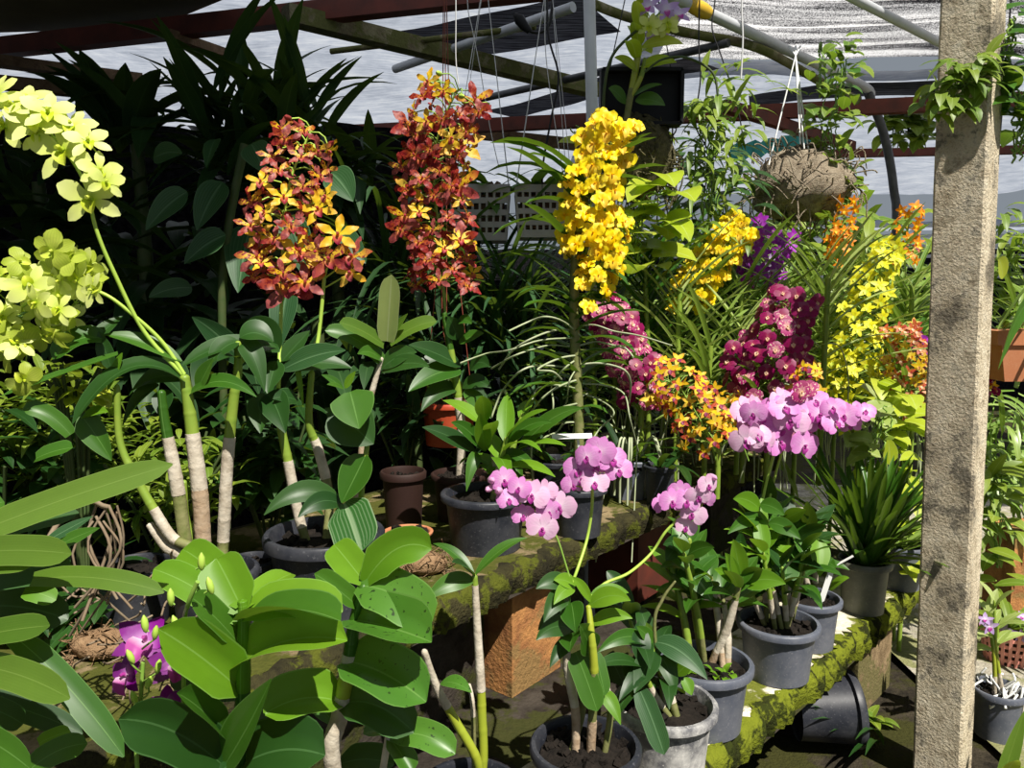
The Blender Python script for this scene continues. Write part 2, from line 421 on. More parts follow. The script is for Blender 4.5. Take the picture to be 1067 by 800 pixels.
def f_star(mb):
    for k, a in enumerate((90, 162, 234, 306, 18)): pet(mb, D2(a + ru(-8, 8)), .5, .26, 'ovate', .2, .2 + ru(-.3, .5), .15, 0 if k % 2 else 1, n=4, across=2)
    pet(mb, D2(270), .3, .24, 'ovate', .7, .6, .4, 2, n=3)
def f_bud(mb):
    mb.lathe([(.02, -.5), (.12, -.4), (.2, -.1), (.17, .25), (.03, .5)], 7, mat=0)
kind('lime', ['lime_petal', 'lime_petal', 'lime_lip'], f_dendro(.22, .32, .24, 'petal', droop=.3, tilt=.16, wavy=.06))
kind('olive', ['olive_petal', 'olive_petal', 'lime_lip'], f_dendro(.30, .42, .3, 'petal', droop=.9))
kind('tiger', ['tiger_petal', 'tiger_sepal', 'tiger_lip'], f_dendro(.20, .19, .22, 'petal', droop=.3, wavy=.5))
kind('tigergold', ['tiger_gold', 'tiger_gold', 'tiger_lip'], f_dendro(.20, .19, .24, 'petal', droop=.3, wavy=.5))
kind('flame', ['flame_petal', 'tiger_sepal', 'tiger_lip'], f_dendro(.24, .22, .22, 'petal', droop=.4, wavy=.4))
kind('yellow', ['yellow_petal', 'yellow_petal', 'gold_lip'], f_dendro(.36, .44, .4, 'petal', droop=.4, wavy=.4))
kind('lemon', ['lemon_petal', 'lemon_petal', 'lime_lip'], f_star)
kind('magenta', ['magenta_petal', 'magenta_petal', 'white_heart'], f_round)
kind('magentawhite', ['magenta_white', 'magenta_petal', 'white_heart'], f_round)
kind('orange', ['orange_petal', 'orange_petal', 'gold_lip'], f_star)
kind('rust', ['rust_petal', 'tiger_gold', 'magenta_petal'], f_star)
kind('gold', ['tiger_gold', 'tiger_gold', 'tiger_petal'], f_star)
kind('peach', ['peach_petal', 'rust_petal', 'white_heart'], f_star)
kind('pink', ['pink_petal', 'pink_petal', 'pink_lip'], f_phal)
kind('palepink', ['pale_pink_petal', 'pale_pink_petal', 'pink_lip'], f_phal)
kind('purple', ['purple_petal', 'purple_petal', 'pink_lip'], f_dendro(.3, .36, .4, droop=.4))
kind('violet', ['violet_petal', 'violet_petal', 'violet_petal'], f_dendro(.3, .34, .3, droop=.4))
kind('lilac', ['lilac_petal', 'lilac_petal', 'pink_lip'], f_star)
kind('limebud', ['stem_lime'], f_bud, 1)
kind('tigerbud', ['tiger_sepal'], f_bud, 1)
kind('pinkbud', ['pale_pink_petal'], f_bud, 1)

def bloom(parent, kinds, pos, face, size, upv=None, name='flower'):
    k = RND.choice(kinds) if isinstance(kinds, (list, tuple)) else kinds
    me = RND.choice(KIND[k])
    o = bpy.data.objects.new(name, me); COL.objects.link(o)
    z = face.normalized(); u = upv if upv is not None else (Z + rdir() * .35)
    x = u.cross(z)
    if x.length < .05: x = X.copy()
    x.normalize(); y = z.cross(x)
    M = Matrix((x, y, z)).transposed().to_4x4()
    o.parent = parent
    o.matrix_local = Matrix.Translation(pos - ORIG[parent]) @ M @ Matrix.Scale(size, 4)
    return o
def spike(par, pts, n, kinds, size, rad, start=.45, bias=.8, stem='stem_green', sr=.003, taper=.35, name='flower_spike', up=.25, buds=None, jit=.3, seg=5):
    """a flower stem through pts with n flowers round its upper part; the flowers are its sub-parts"""
    path = smooth_path(pts, 8); N = len(path)
    mb = MB(); mb.tube(path, lambda t: sr * (1 - .5 * t), seg, 0)
    items = []; ga = ru(0, 6)
    for i in range(n):
        t = start + (1 - start) * (i + .5) / n
        q = t * (N - 1); k = min(int(q), N - 2); p = path[k].lerp(path[k + 1], q - k)
        d = (path[k + 1] - path[k]).normalized()
        ga += 2.4
        s1 = d.cross(Y); s1 = s1.normalized() if s1.length > .1 else X.copy(); s2 = s1.cross(d)
        o = s1 * math.cos(ga) + s2 * math.sin(ga)
        tc = (CAM + V(.1, .3, .5) - p).normalized()
        rr = rad * (1 - taper * ((t - start) / (1 - start))) * ru(.75, 1.1)
        pos = p + o * rr + d * ru(-.1, .1) * rad
        face = (o * .7 + tc * bias + Z * up + rdir() * jit)
        mb.tube(bez(p, p + d * rr * .4 + o * rr * .5, pos - face.normalized() * size * .1, 3), sr * .4, 3, 0, cap=False)
        items.append((pos, face))
    s = mb.build(name, stem, par)
    for i, (pos, face) in enumerate(items):
        last = buds and i >= n - buds[1]
        if last: bloom(s, buds[0], pos, face, size * .5, name='bud')
        else: bloom(s, kinds, pos, face, size * ru(.85, 1.12))
    return s
# ------------------------------------------------------------------ camera, sun, sky
cam = bpy.data.cameras.new('camera'); cam.sensor_width = 36; cam.sensor_fit = 'HORIZONTAL'; cam.lens = 36 * F / 1067; cam.clip_start = .02
co = bpy.data.objects.new('camera', cam); COL.objects.link(co); co.location = CAM
co.rotation_euler = (math.pi / 2 - PITCH, 0, 0); SC.camera = co
SUN = V(.38, -.66, 1.14).normalized()
sl = bpy.data.lights.new('sun', 'SUN'); sl.energy = 7.6; sl.angle = .009; sl.color = (1, .95, .86)
so = bpy.data.objects.new('sun', sl); COL.objects.link(so); so.rotation_euler = SUN.to_track_quat('Z', 'Y').to_euler(); so.location = SUN * 12
w = bpy.data.worlds.new('sky'); SC.world = w; w.use_nodes = True
bg = w.node_tree.nodes['Background']; bg.inputs[0].default_value = (.78, .88, 1, 1); bg.inputs[1].default_value = .30
SC.view_settings.view_transform = 'Standard'; SC.view_settings.look = 'None'; SC.view_settings.gamma = 1; SC.view_settings.use_curve_mapping = False
SC.view_settings.exposure = 0.0
def structure(o): o['kind'] = 'structure'; return o

# ------------------------------------------------------------------ ground
mb = MB()
def gz(x, y): return .012 * math.sin(x * 5 + 1) * math.sin(y * 6)
def sheet(x0, x1, y0, y1, nx, ny, zf, mat=0):
    mb.grid([[V(x0 + (x1 - x0) * i / nx, y0 + (y1 - y0) * j / ny, zf(x0 + (x1 - x0) * i / nx, y0 + (y1 - y0) * j / ny)) for i in range(nx + 1)] for j in range(ny + 1)], mat, .5)
sheet(-6, 9, -3, 12, 60, 60, lambda x, y: gz(x, y) - .015)
structure(mb.build('floor', 'ground_dirt'))
mb = MB(); 
a = G(940, 800, 0); 
sheet(1.60, 5.5, 1.2, 6, 20, 20, lambda x, y: .012 + gz(x, y) * .6)
structure(mb.build('floor_path', 'gravel_path'))

# ------------------------------------------------------------------ the two-step bench
DL = (G(949, 615, .45) - G(797, 744, .45)).normalized(); NL = V(-DL.y, DL.x, 0)
OL = G(797, 744, .45)
DU = (G(652, 541, .83) - G(557, 583, .83)).normalized(); NU = V(-DU.y, DU.x, 0)
OU = G(557, 583, .83)
def rough_slab(name, o, d, n, s0, s1, w0, w1, ztop, th, mats, ns=70, seed=0, inner=1.):
    """slab with a crumbly moss-grown front edge"""
    mb = MB(); R = random.Random(seed)
    ss = [s0 + (s1 - s0) * i / ns for i in range(ns + 1)]
    jt = [R.uniform(-.012, .012) for _ in ss]; jb = [R.uniform(-.014, .014) for _ in ss]; jz = [R.uniform(-.006, .006) for _ in ss]
    at = lambda s, w, z: o + d * s + n * w + Z * (z - o.z)
    mb.grid([[at(s, w, ztop + (0 if w > w0 + .05 else jz[i] * .6)) for i, s in enumerate(ss)] for w in (w0 + .022, w0 + .10, w0 + (w1 - w0) * inner)], 0, .5)
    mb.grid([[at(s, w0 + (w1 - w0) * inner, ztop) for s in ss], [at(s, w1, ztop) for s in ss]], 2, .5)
    mb.grid([[at(s, w0 + jb[i] * 1.2 + .004, ztop - th) for i, s in enumerate(ss)], [at(s, w0 - .006 + jb[i], ztop - th * .6) for i, s in enumerate(ss)],
             [at(s, w0 - .002 + jt[i], ztop - th * .22) for i, s in enumerate(ss)], [at(s, w0 + .014 + jt[i] * 1., ztop + .003 + jz[i]) for i, s in enumerate(ss)], [at(s, w0 + .036 + jb[i] * 1.5, ztop + .001) for i, s in enumerate(ss)]], 1, .5)
    mb.grid([[at(s, w1, ztop - th) for s in ss], [at(s, w0 + .004, ztop - th) for s in ss]], 2, .5)
    mb.grid([[at(s, w1, ztop) for s in ss], [at(s, w1, ztop - th) for s in ss]], 2, .5)
    for e in (s0, s1): mb.grid([[at(e, w0, ztop - th), at(e, w1, ztop - th)], [at(e, w0 + .03, ztop), at(e, w1, ztop)]], 1, .5)
    return mb.build(name, mats, None, True, loc=at((s0 + s1) / 2, (w0 + w1) / 2, 0))
UO = lambda s, w, z: OU + DU * s + NU * w + Z * (z - OU.z)
LO = lambda s, w, z: OL + DL * s + NL * w + Z * (z - OL.z)
low = rough_slab('lower_bench_slab', OL, DL, NL, -1.9, 1.42, 0, .62, .45, .085, ['slab_top', 'moss_edge', 'dark_concrete'], 180, 3, .47)  # back part of the top coloured darker to stand in for plant shade
tag(low, 'long low concrete bench slab with thick green moss along its front edge', 'bench')
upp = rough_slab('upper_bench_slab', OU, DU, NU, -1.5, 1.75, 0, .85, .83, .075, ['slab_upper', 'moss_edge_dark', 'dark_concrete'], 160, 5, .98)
tag(upp, 'upper brown mossy bench slab carrying the black pots, behind the lower step', 'bench')
def block(name, f, s0, s1, w0, w1, z0, z1, mat, label, cat='block', group=None, bev=.008):
    c = [f(s0, w0, z0), f(s1, w0, z0), f(s1, w1, z0), f(s0, w1, z0), f(s0, w0, z1), f(s1, w0, z1), f(s1, w1, z1), f(s0, w1, z1)]
    mb = MB(); mb.hexa(c, 0, .5); o = mb.build(name, mat, None, False, loc=f((s0 + s1) / 2, (w0 + w1) / 2, z0))
    bm = o.modifiers.new('bevel', 'BEVEL'); bm.width = bev; bm.segments = 2
    return tag(o, label, cat, group)
# supports: an ochre block that catches the sun, dark ones in the gap and under the low slab
s_o = (G(513, 618, .76) - OU).dot(DU)
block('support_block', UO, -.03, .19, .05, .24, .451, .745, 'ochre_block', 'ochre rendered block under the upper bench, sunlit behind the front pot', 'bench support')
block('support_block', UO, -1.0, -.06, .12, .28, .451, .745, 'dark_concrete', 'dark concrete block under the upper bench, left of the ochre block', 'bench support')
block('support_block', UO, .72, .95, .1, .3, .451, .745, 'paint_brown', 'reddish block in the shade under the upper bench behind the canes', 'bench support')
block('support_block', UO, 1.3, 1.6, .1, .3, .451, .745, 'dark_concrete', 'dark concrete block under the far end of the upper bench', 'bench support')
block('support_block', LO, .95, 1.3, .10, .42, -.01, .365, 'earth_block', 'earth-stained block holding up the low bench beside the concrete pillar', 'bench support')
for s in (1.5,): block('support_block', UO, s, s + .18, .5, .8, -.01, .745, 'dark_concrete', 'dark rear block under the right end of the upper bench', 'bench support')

# ------------------------------------------------------------------ pillar
pc = V(1.308, 2.25, 0); pw = .067
mb = MB()
lean = V(-.025, 0, 0)
rows = []
NZ = 60
Rp = random.Random(4)
A_ = DL; B_ = NL
corner = [(-1, -1), (-.86, -1), (.86, -1), (1, -1), (1, -.86), (1, .86), (1, 1), (.86, 1), (-.86, 1), (-1, 1), (-1, .86), (-1, -.86)]
ch = []
for (u, v) in [(-1, -.9), (-.9, -1), (-.3, -1), (.3, -1), (.9, -1), (1, -.9), (1, -.3), (1, .3), (1, .9), (.9, 1), (.3, 1), (-.3, 1), (-.9, 1), (-1, .9), (-1, .3), (-1, -.3)]: ch.append((u, v))
for i in range(NZ + 1):
    z = -.02 + 2.95 * i / NZ
    rows.append([pc + Z * z + lean * (z - 1.5) + A_ * (u * pw * (1 + Rp.uniform(-.012, .012))) + B_ * (v * pw * (1 + Rp.uniform(-.012, .012))) for u, v in ch])
mb.grid(rows, 0, .5, True); mb.fan(rows[-1], 0, .5, True)
pil = mb.build('concrete_post', 'pillar_concrete', None, False, loc=V(pc.x, pc.y, 0))
tag(pil, 'square sand-coloured concrete post with black stains at the right, tall from ground to roof', 'post')

# ------------------------------------------------------------------ roof: beams, pipes, film, nets
def bar(name, pts, w, h, mat, label, cat='beam', group=None):
    mb = MB()
    mb.beam(pts[0], pts[1], w, h)
    o = mb.build(name, mat, None, False, loc=(pts[0] + pts[1]) / 2)
    m = o.modifiers.new('bevel', 'BEVEL'); m.width = min(w, h) * .12; m.segments = 2
    return tag(o, label, cat, group)
def pipe(name, pts, r, mat, label, cat='pipe', group=None, seg=10):
    mb = MB(); mb.tube(pts, r, seg); o = mb.build(name, mat, None, True, loc=pts[0])
    return tag(o, label, cat, group)
def ext(a, b, k0, k1): d = b - a; return [a - d * k0, b + d * k1]
bar('roof_beam', ext(G(0, 50, 2.75), G(270, 20, 2.75), .4, .9), .07, .085, 'paint_brown', 'brown painted steel roof beam crossing the top left corner', 'roof beam')
bar('roof_beam', ext(G(335, 24, 2.70), G(612, 92, 2.70), .1, .05), .08, .075, 'beam_wood', 'weathered mossy wooden roof beam running down towards the white pole', 'roof beam')
bar('roof_beam', ext(G(500, 131, 2.58), G(985, 108, 2.58), .55, .4), .06, .08, 'paint_brown', 'far brown steel beam crossing level behind the hanging plants', 'roof beam')
bar('roof_beam', ext(G(780, 118, 2.5), G(880, 150, 2.5), .2, .1), .05, .06, 'paint_brown', 'short brown brace slanting below the far steel beam', 'roof beam')
bar('roof_beam', ext(P(880, 160, 6.2), P(1067, 156, 6.0), .1, .9), .06, .06, 'paint_brown', 'lower brown rail in the distance behind the concrete post', 'roof beam')
bar('roof_beam', ext(G(0, 64, 2.66), G(125, 80, 2.66), .3, .2), .08, .05, 'timber', 'reddish timber rail under the film at the left edge', 'roof beam')
bar('roof_beam', ext(G(0, 86, 2.5), G(60, 92, 2.5), .8, .9), .06, .06, 'timber', 'dull brown timber low under the roof at far left', 'roof beam')
bar('roof_beam', ext(G(188, 40, 2.7), G(232, 55, 2.7), .3, .5), .05, .04, 'timber', 'short rusty timber end beside the dark palm leaves', 'roof beam')
bar('roof_beam', ext(P(505, 140, 5.2), P(612, 152, 5.0), .1, .1), .05, .07, 'timber', 'brown timber rail behind the two hanging baskets', 'roof beam')
# bent greenhouse tube: grey arm, then dark leg to the ground
ga = G(700, -4, 2.75); gb = G(905, 92, 2.75)
arm = smooth_path([ga - (gb - ga) * .6, ga, (ga + gb) / 2, gb - (gb - ga) * .03, gb + V(.02, .02, -.06)], 5)
rt = root('bent_tube', 'grey greenhouse tube bending down into a dark leg beside the hanging clump', 'pipe', V(gb.x, gb.y, 0))
mb = MB(); mb.tube(arm, .026, 10); mb.build('arm', 'galvanised', rt)
mb = MB(); mb.tube(smooth_path([gb + V(.0, .0, -.03), P(921, 140, gb.y + .04), P(931, 195, gb.y + .06), P(933, 260, gb.y + .06), V(P(933, 260, gb.y + .06).x, gb.y + .06, 0)], 6), .026, 10); mb.build('leg', 'steel_dark', rt)
tp = ga + (gb - ga) * .11
mb = MB(); d_ = (gb - ga).normalized(); mb.tube([tp - d_ * .11, tp - d_ * .04, tp, tp + d_ * .05], [.027, .034, .036, .028], 10); mb.build('tape_wrap', 'tape_yellow', rt)
pipe('roof_pipe', ext(G(893, 0, 2.8), G(984, 47, 2.8), .5, .6), .022, 'galvanised', 'thin grey pipe slanting under the net to the concrete post', 'pipe')
pipe('support_pole', [P(614, 0, 3.3) + Z * .7, P(614, 0, 3.3), P(617, 120, 3.3), V(P(619, 250, 3.3).x, 3.3, .0)], .025, 'pvc_white', 'upright white pole behind the yellow flowers', 'pole')
pipe('roof_pipe', smooth_path([G(620, 5, 2.8), G(655, 18, 2.8), G(720, 35, 2.75), G(790, 50, 2.7), G(860, 88, 2.6), G(895, 105, 2.5)], 5), .022, 'beam_wood', 'old grey lath sagging beneath the net right of the white pole', 'lath')
pipe('roof_pipe', ext(G(440, 62, 2.72), G(555, 22, 2.72), .3, .3), .022, 'galvanised', 'pale thin pipe rising behind the mossy beam', 'pipe')
pipe('roof_pipe', ext(G(515, 100, 2.7), G(612, 78, 2.7), .2, 1.2), .02, 'steel_dark', 'dark thin pipe behind the white pole below the beam', 'pipe')
pipe('roof_pipe', ext(G(375, 50, 2.72), G(540, 30, 2.72), .2, .1), .014, 'beam_wood', 'knobbly bamboo stick tied across the mossy beam', 'stick')
# film in sheets, slightly slack
def roof_sheet(name, x0, x1, y0, y1, zf, mat, label, cat, nx=24, ny=24, seed=0, rot=0.):
    mb = MB(); R = random.Random(seed); rows = []
    for j in range(ny + 1):
        row = []
        for i in range(nx + 1):
            u, v = i / nx, j / ny
            x = x0 + (x1 - x0) * u; y = y0 + (y1 - y0) * v
            row.append(V(x + rot * (y - y0), y - rot * (x - x0) * .3, zf(x, y) + R.uniform(-.006, .006)))
        rows.append(row)
    mb.grid(rows, 0, .5)
    o = mb.build(name, mat, None, True, loc=V((x0 + x1) / 2, (y0 + y1) / 2, zf(x0, y0)))
    return tag(o, label, cat)
film = structure(roof_sheet('ceiling', -5.5, .85, 2.15, 10.5, lambda x, y: 2.9 + .03 * math.sin(x * 4) * math.sin(y * 3) , 'film', None, None, 40, 50, 1))  # near part lies out of view, extended to shade the left bank
film2 = structure(roof_sheet('ceiling_right', .6, 6.5, 4.75, 10.5, lambda x, y: 2.86 + .03 * math.sin(x * 4 + 2) * math.sin(y * 3), 'film', None, None, 30, 30, 2))
net = structure(roof_sheet('ceiling_net', .75, 7, 3.6, 4.95, lambda x, y: 2.98 + .03 * math.sin(y * 17 + .6 * x) + .02 * math.sin(x * 3), 'shade_net', None, None, 30, 60, 3))
# black cloth bands lying on the film
def band(pxs, w, mat, name='trim_band', z=2.84):
    mb = MB(); pts = [G(a, b, z) for a, b in pxs]; d = (pts[-1] - pts[0]).normalized(); n = V(-d.y, d.x, 0)
    p = smooth_path(pts, 8)
    mb.grid([[q + n * (w * k / 3) + Z * (.003 * math.sin(i * .9 + k)) for i, q in enumerate(p)] for k in range(4)], 0, .5)
    return mb.build(name, mat, None, True, loc=pts[0])
for k, (pxs, wd) in enumerate([([(400, 36), (480, 20), (600, -6)], .55), ([(505, 116), (560, 102), (640, 76), (720, 60)], .3), ([(780, 100), (860, 88), (985, 84)], .35)]):
    structure(band(pxs, wd, 'band_net', 'trim_%d' % (k + 1), (2.84, 2.84, 2.79)[k]))
ob = MB(); q = [V(-4.2, 2.0, 2.80), V(-1.15, 2.0, 2.80), V(-1.35, 3.55, 2.80), V(-1.75, 4.0, 2.80), V(-4.2, 4.25, 2.80)]
q = [V(-5, 1.5, 2.82), V(-.75, 1.5, 2.82), V(-.35, 1.9, 2.82), V(-.95, 3.35, 2.82), G(188, 18, 2.82), G(100, 31, 2.82), G(0, 34, 2.82), V(-5, G(0, 34, 2.82).y + .3, 2.82)]  # near edge is out of view, shaped to shade the left planting
ob.fan(q, 0); ob.fan([p + Z * .025 for p in q], 0, flip=True)
for i in range(len(q)): ob.grid([[q[i], q[(i + 1) % len(q)]], [q[i] + Z * .025, q[(i + 1) % len(q)] + Z * .025]], 0)
structure(ob.build('ceiling_left', 'olive_board', None, False, loc=V(-2.5, 3, 2.82)))
# black nets closing the left side and back
def curtain(name, a, b, z0, z1, mat, seed, amp=.05):
    mb = MB(); R = random.Random(seed); d = b - a; L = d.length; n = V(-d.y, d.x, 0) / L
    N = int(L / .08)
    mb.grid([[a + d * (i / N) + n * (amp * math.sin(i * .8 + R.random()) * (.5 + .5 * k / 6)) + Z * (z0 + (z1 - z0) * k / 6 + (R.uniform(-.02, .02) if k == 6 else 0)) for i in range(N + 1)] for k in range(7)], 0, .5)
    return structure(mb.build(name, mat, None, True, loc=Vector(a)))
curtain('wall_left', V(-3.3, .2, 0), V(-3.1, 4.3, 0), 0, 2.4, 'black_net', 1)
curtain('wall_back_left', V(-3.2, 4.3, 0), V(-.3, 4.3, 0), 0, 2.42, 'black_net', 2)
curtain('wall_back', V(-.35, 5.0, 0), V(1.7, 5.0, 0), 0, 1.62, 'black_net', 3)
# distance: the next greenhouse, milky roof over a dark opening
mb = MB(); mb.grid([[V(x, 8.8 + (12.2 - 8.8) * k / 6, 2.35 + .18 * k / 6 + .02 * math.sin(x * 5 + k)) for x in [1.2 + i * .3 for i in range(34)]] for k in range(7)], 0, .5)
structure(mb.build('wall_far_roof', 'film', None, True, loc=V(6, 9, 2.4)))
curtain('wall_far', V(-1, 11.8, 0), V(12, 11.0, 0), 0, 2.2, 'black_net', 9)
mb = MB()
for k in range(6): mb.beam(V(1.0, 8.7, 1.72 + .11 * k), V(9.5, 8.3, 1.72 + .11 * k), .03, .035)
for k in range(9): mb.beam(V(1.2 + k, 8.69 - k * .045, 0), V(1.2 + k, 8.69 - k * .045, 2.36), .05, .05)
structure(mb.build('trim_9', 'galvanised', None, False, loc=V(5, 8.5, 0)))
mb = MB(); mb.grid([[P(762 + i * 6, 168 - i * 1.1 - k * 8, 6.6) + V(0, .05 * math.sin(i * 2 + k), .02 * math.sin(i * 2.2)) for i in range(16)] for k in range(3)], 0)
plain('teal_sheet', (.02, .22, .2), .5, .4, (.05, .35, .3), 8)
structure(mb.build('trim_10', 'teal_sheet', None, True, loc=V(4, 7.6, 2.1)))
# ------------------------------------------------------------------ pots
def pot_parts(rt, base, r, h, mat, hexa=False, chips=26, soil='potting_mix', fill=.86, lip=.1, tilt=None):
    mb = MB(); seg = 6 if hexa else 32; t = .004
    lp = r * lip
    prof = [(.001, .006), (r * .74, .004), (r * .77, .0), (r * .80, h * .3), (r * .88, h * .86), (r * .94, h * .865), (r, h * .88), (r + .001, h * .97), (r - .003, h), (r - lp, h), (r - lp - .003, h * .95), (r * .84, h * .8), (r * .72, h * .3), (r * .6, .012), (.001, .012)]
    mb.lathe(prof, seg, base, 0, tilt, .5)
    p = mb.build('pot', mat, rt, smooth=not hexa)
    if not hexa: 
        m = p.modifiers.new('edge', 'EDGE_SPLIT'); m.split_angle = math.radians(50)
    if soil:
        mb = MB(); rs = r * .83
        mb.lathe([(rs, h * fill * .9), (rs * .98, h * fill), (rs * .5, h * fill + .006), (.001, h * fill + .01)], 20, base, 0, tilt)
        for i in range(chips):
            a = ru(0, 6.28); q = math.sqrt(ru(0, .85)) * rs
            c = base + V(q * math.cos(a), q * math.sin(a), h * fill + .006)
            d = rdir(); e = d.orthogonal().normalized(); s = ru(.004, .010) * min(1, r / .1)
            mb.box(c, s * 1.4, s, s * .6, d, e, d.cross(e), 0)
        mb.build('potting_mix', soil, rt, False)
    return base + Z * (h * fill)
def pot_at(name, label, px, py, zsh, h, rpx, mat, cat='orchid', group=None, **k):
    c = G(px, py, zsh + h); dep = c.y * math.cos(PITCH) + (CAM.z - c.z) * math.sin(PITCH)
    r = rpx / F * dep; b = V(c.x, c.y, zsh)
    rt = root(name, label, cat, b, group)
    s = pot_parts(rt, b, r, h, mat, **k)
    return rt, s, r
# ------------------------------------------------------------------ canes, shoots
def cane(rt, pts, r, mats=('cane_olive', 'cane_papery', 'cane_green'), cuts=(.35, .7), name='cane', seg=9, nodes=.05):
    """jointed orchid cane: old sheath bands low down, green towards the tip"""
    path = smooth_path(pts, 10); L = sum((path[i + 1] - path[i]).length for i in range(len(path) - 1))
    N = len(path) - 1; mb = MB(); ph = ru(0, 1)
    cs = [0] + [int(c * N) for c in cuts] + [N]
    def rad(t):
        s = (t * L / nodes + ph) % 1
        return r * (1 + .05 * math.exp(-((s - .5) / .07) ** 2)) * (.85 + .25 * math.sin(math.pi * min(1, t * 1.1)) ) * (1 - .25 * t) * min(1, .25 + math.sqrt(max(0, 1 - t) / .05))
    for k in range(len(cs) - 1):
        a, b = cs[k], cs[k + 1]
        if b <= a: continue
        sub = path[a:b + 1]
        fine = []
        for i in range(len(sub) - 1):
            for q in range(3): fine.append((sub[i].lerp(sub[i + 1], q / 3), (a + i + q / 3) / N))
        fine.append((sub[-1], b / N))
        sc_ = 1.08 if 'papery' in mats[k] or 'brown' in mats[k] else 1.
        mb.tube([f[0] for f in fine], [rad(f[1]) * sc_ for f in fine], seg, k)
    return mb.build(name, list(mats), rt), path
def shoot_leaves(rt, path, n, L, W, mat, start=.4, droop=1.3, prof='lance', az=None, elev=.7, sep=False, fold=.22, spread=.35, toplen=.7, name='foliage', nseg=8, wavy=0.):
    """two ranks of leaves clasping the upper part of a cane"""
    az = ru(0, 3.14) if az is None else az
    mb = MB(); N = len(path) - 1
    for i in range(n):
        t = start + (1 - start) * i / max(1, n - 1)
        q = min(t * N, N - .001); k = int(q); p = path[k].lerp(path[k + 1], q - k); d = (path[k + 1] - path[k]).normalized()
        a = az + (i % 2) * math.pi + ru(-spread, spread)
        o = V(math.cos(a), math.sin(a), 0)
        tt = i / max(1, n - 1)
        dd = (o * (1 - .35 * tt) + d * (elev + .6 * tt) + rdir() * .12)
        l = L * ru(.8, 1.1) * (1 - (1 - toplen) * tt)
        m = MB() if sep else mb
        grow(m, p, dd, l, W * ru(.85, 1.1), droop * ru(.7, 1.25) * (1 - .4 * tt), prof, nseg, up=V(0, -.15, 1), fold=fold * ru(.6, 1.3), twist=ru(-.4, .4), wavy=wavy)
        if sep: m.build('leaf', mat, rt)
    if not sep: return mb.build(name, mat, rt)
def lf(rt, a, b, W, mat, arch=.2, prof='lance', up=None, fold=.22, name='leaf', n=14, twist=0., wavy=.0, side=None, edge=0.):
    m = MB(); arc(m, a, b, W, arch, prof, n, up, side, fold=fold, twist=twist, wavy=wavy, edge=edge)
    return m.build(name, mat, rt)
CAMUP = V(0, -.8, .6)

# ================================================================== foreground, broad-leaved plants
def C1(x, y): return 130 + x / 3.138, 545 + y / 3.138
z7 = .98
b7 = V(P(*C1(385, 560), z7).x, z7 + .0, .451)
r7 = root('broad_leaved_orchid', 'nearest glossy broad-leaved orchid with bright wide leaves at the bottom left', 'orchid', b7)
s7 = pot_parts(r7, b7, .11, .17, 'pot_black')
_, st7 = cane(r7, [s7 - Z * .02, P(*C1(375, 800), z7), P(*C1(385, 600), z7), P(*C1(390, 330), z7), P(*C1(385, 250), z7)], .0105, ('leaf_mid', 'leaf_bright'), (.55,), seg=10)
def L7(rt, x0, y0, x1, y1, W, mat, arch=.15, prof='oblong', d0=0., d1=0., up=V(0, -.5, .9), fold=.3, twist=0., zz=z7, **k):
    return lf(rt, P(*C1(x0, y0), zz + d0), P(*C1(x1, y1), zz + d1), W, mat, arch, prof, up, fold, twist=twist, **k)
BR, MD = 'leaf_bright', 'leaf_mid'
L7(r7, 385, 265, 190, 85, 0.054, BR, .10, d1=.10, up=V(.3, -1, .35), fold=0.28)
L7(r7, 385, 285, 300, 115, 0.065, BR, .05, d1=.03, up=V(.1, -1, .3), fold=0.39)
L7(r7, 375, 320, 95, 150, 0.045, BR, .12, d1=.04, up=V(.1, -.8, .8))
L7(r7, 390, 275, 545, 165, 0.041, BR, .12, d1=.08, up=V(-.2, -.7, .8))
L7(r7, 388, 305, 712, 290, 0.056, BR, .26, d1=-.02, up=V(0, -.62, .85), fold=0.36)
L7(r7, 375, 320, 705, 320, 0.050, MD, .16, d1=-.10, up=V(0, -.12, 1), fold=0.66)
L7(r7, 370, 465, 728, 385, 0.063, BR, .18, d1=-.08, up=V(-.1, -.55, .9), fold=0.86)
L7(r7, 370, 390, 215, 240, 0.040, MD, .08, d1=-.05, up=V(.4, -.5, .8))
L7(r7, 372, 540, 110, 345, 0.068, BR, .06, d1=-.07, up=V(.35, -.75, .65), fold=0.80)
L7(r7, 330, 700, 170, 555, 0.036, MD, .1, d1=-.09, up=V(.4, -.5, .8), fold=0.80)
L7(r7, 320, 800, 480, 508, 0.054, MD, -.06, 'lance', d1=-.06, up=V(-.6, -.9, .2), fold=0.53)
L7(r7, 330, 800, -20, 640, 0.068, 'leaf_deep', .2, d1=-.09, up=V(.1, -.75, .8), fold=0.53)
L7(r7, 378, 560, 165, 470, 0.068, 'leaf_deep', .1, d0=.04, d1=.06, up=V(.3, -.7, .7))
L7(r7, 385, 640, 500, 700, 0.054, 'leaf_deep', .15, d0=.04, d1=.08, up=V(-.2, -.7, .7))
L7(r7, 370, 800, 655, 760, 0.077, 'leaf_deep', .22, d1=-.05, up=V(0, -.55, .85), fold=0.53)
L7(r7, 378, 720, 250, 800, 0.054, 'leaf_deep', .2, d0=.02, d1=.0, up=V(.2, -.6, .8))
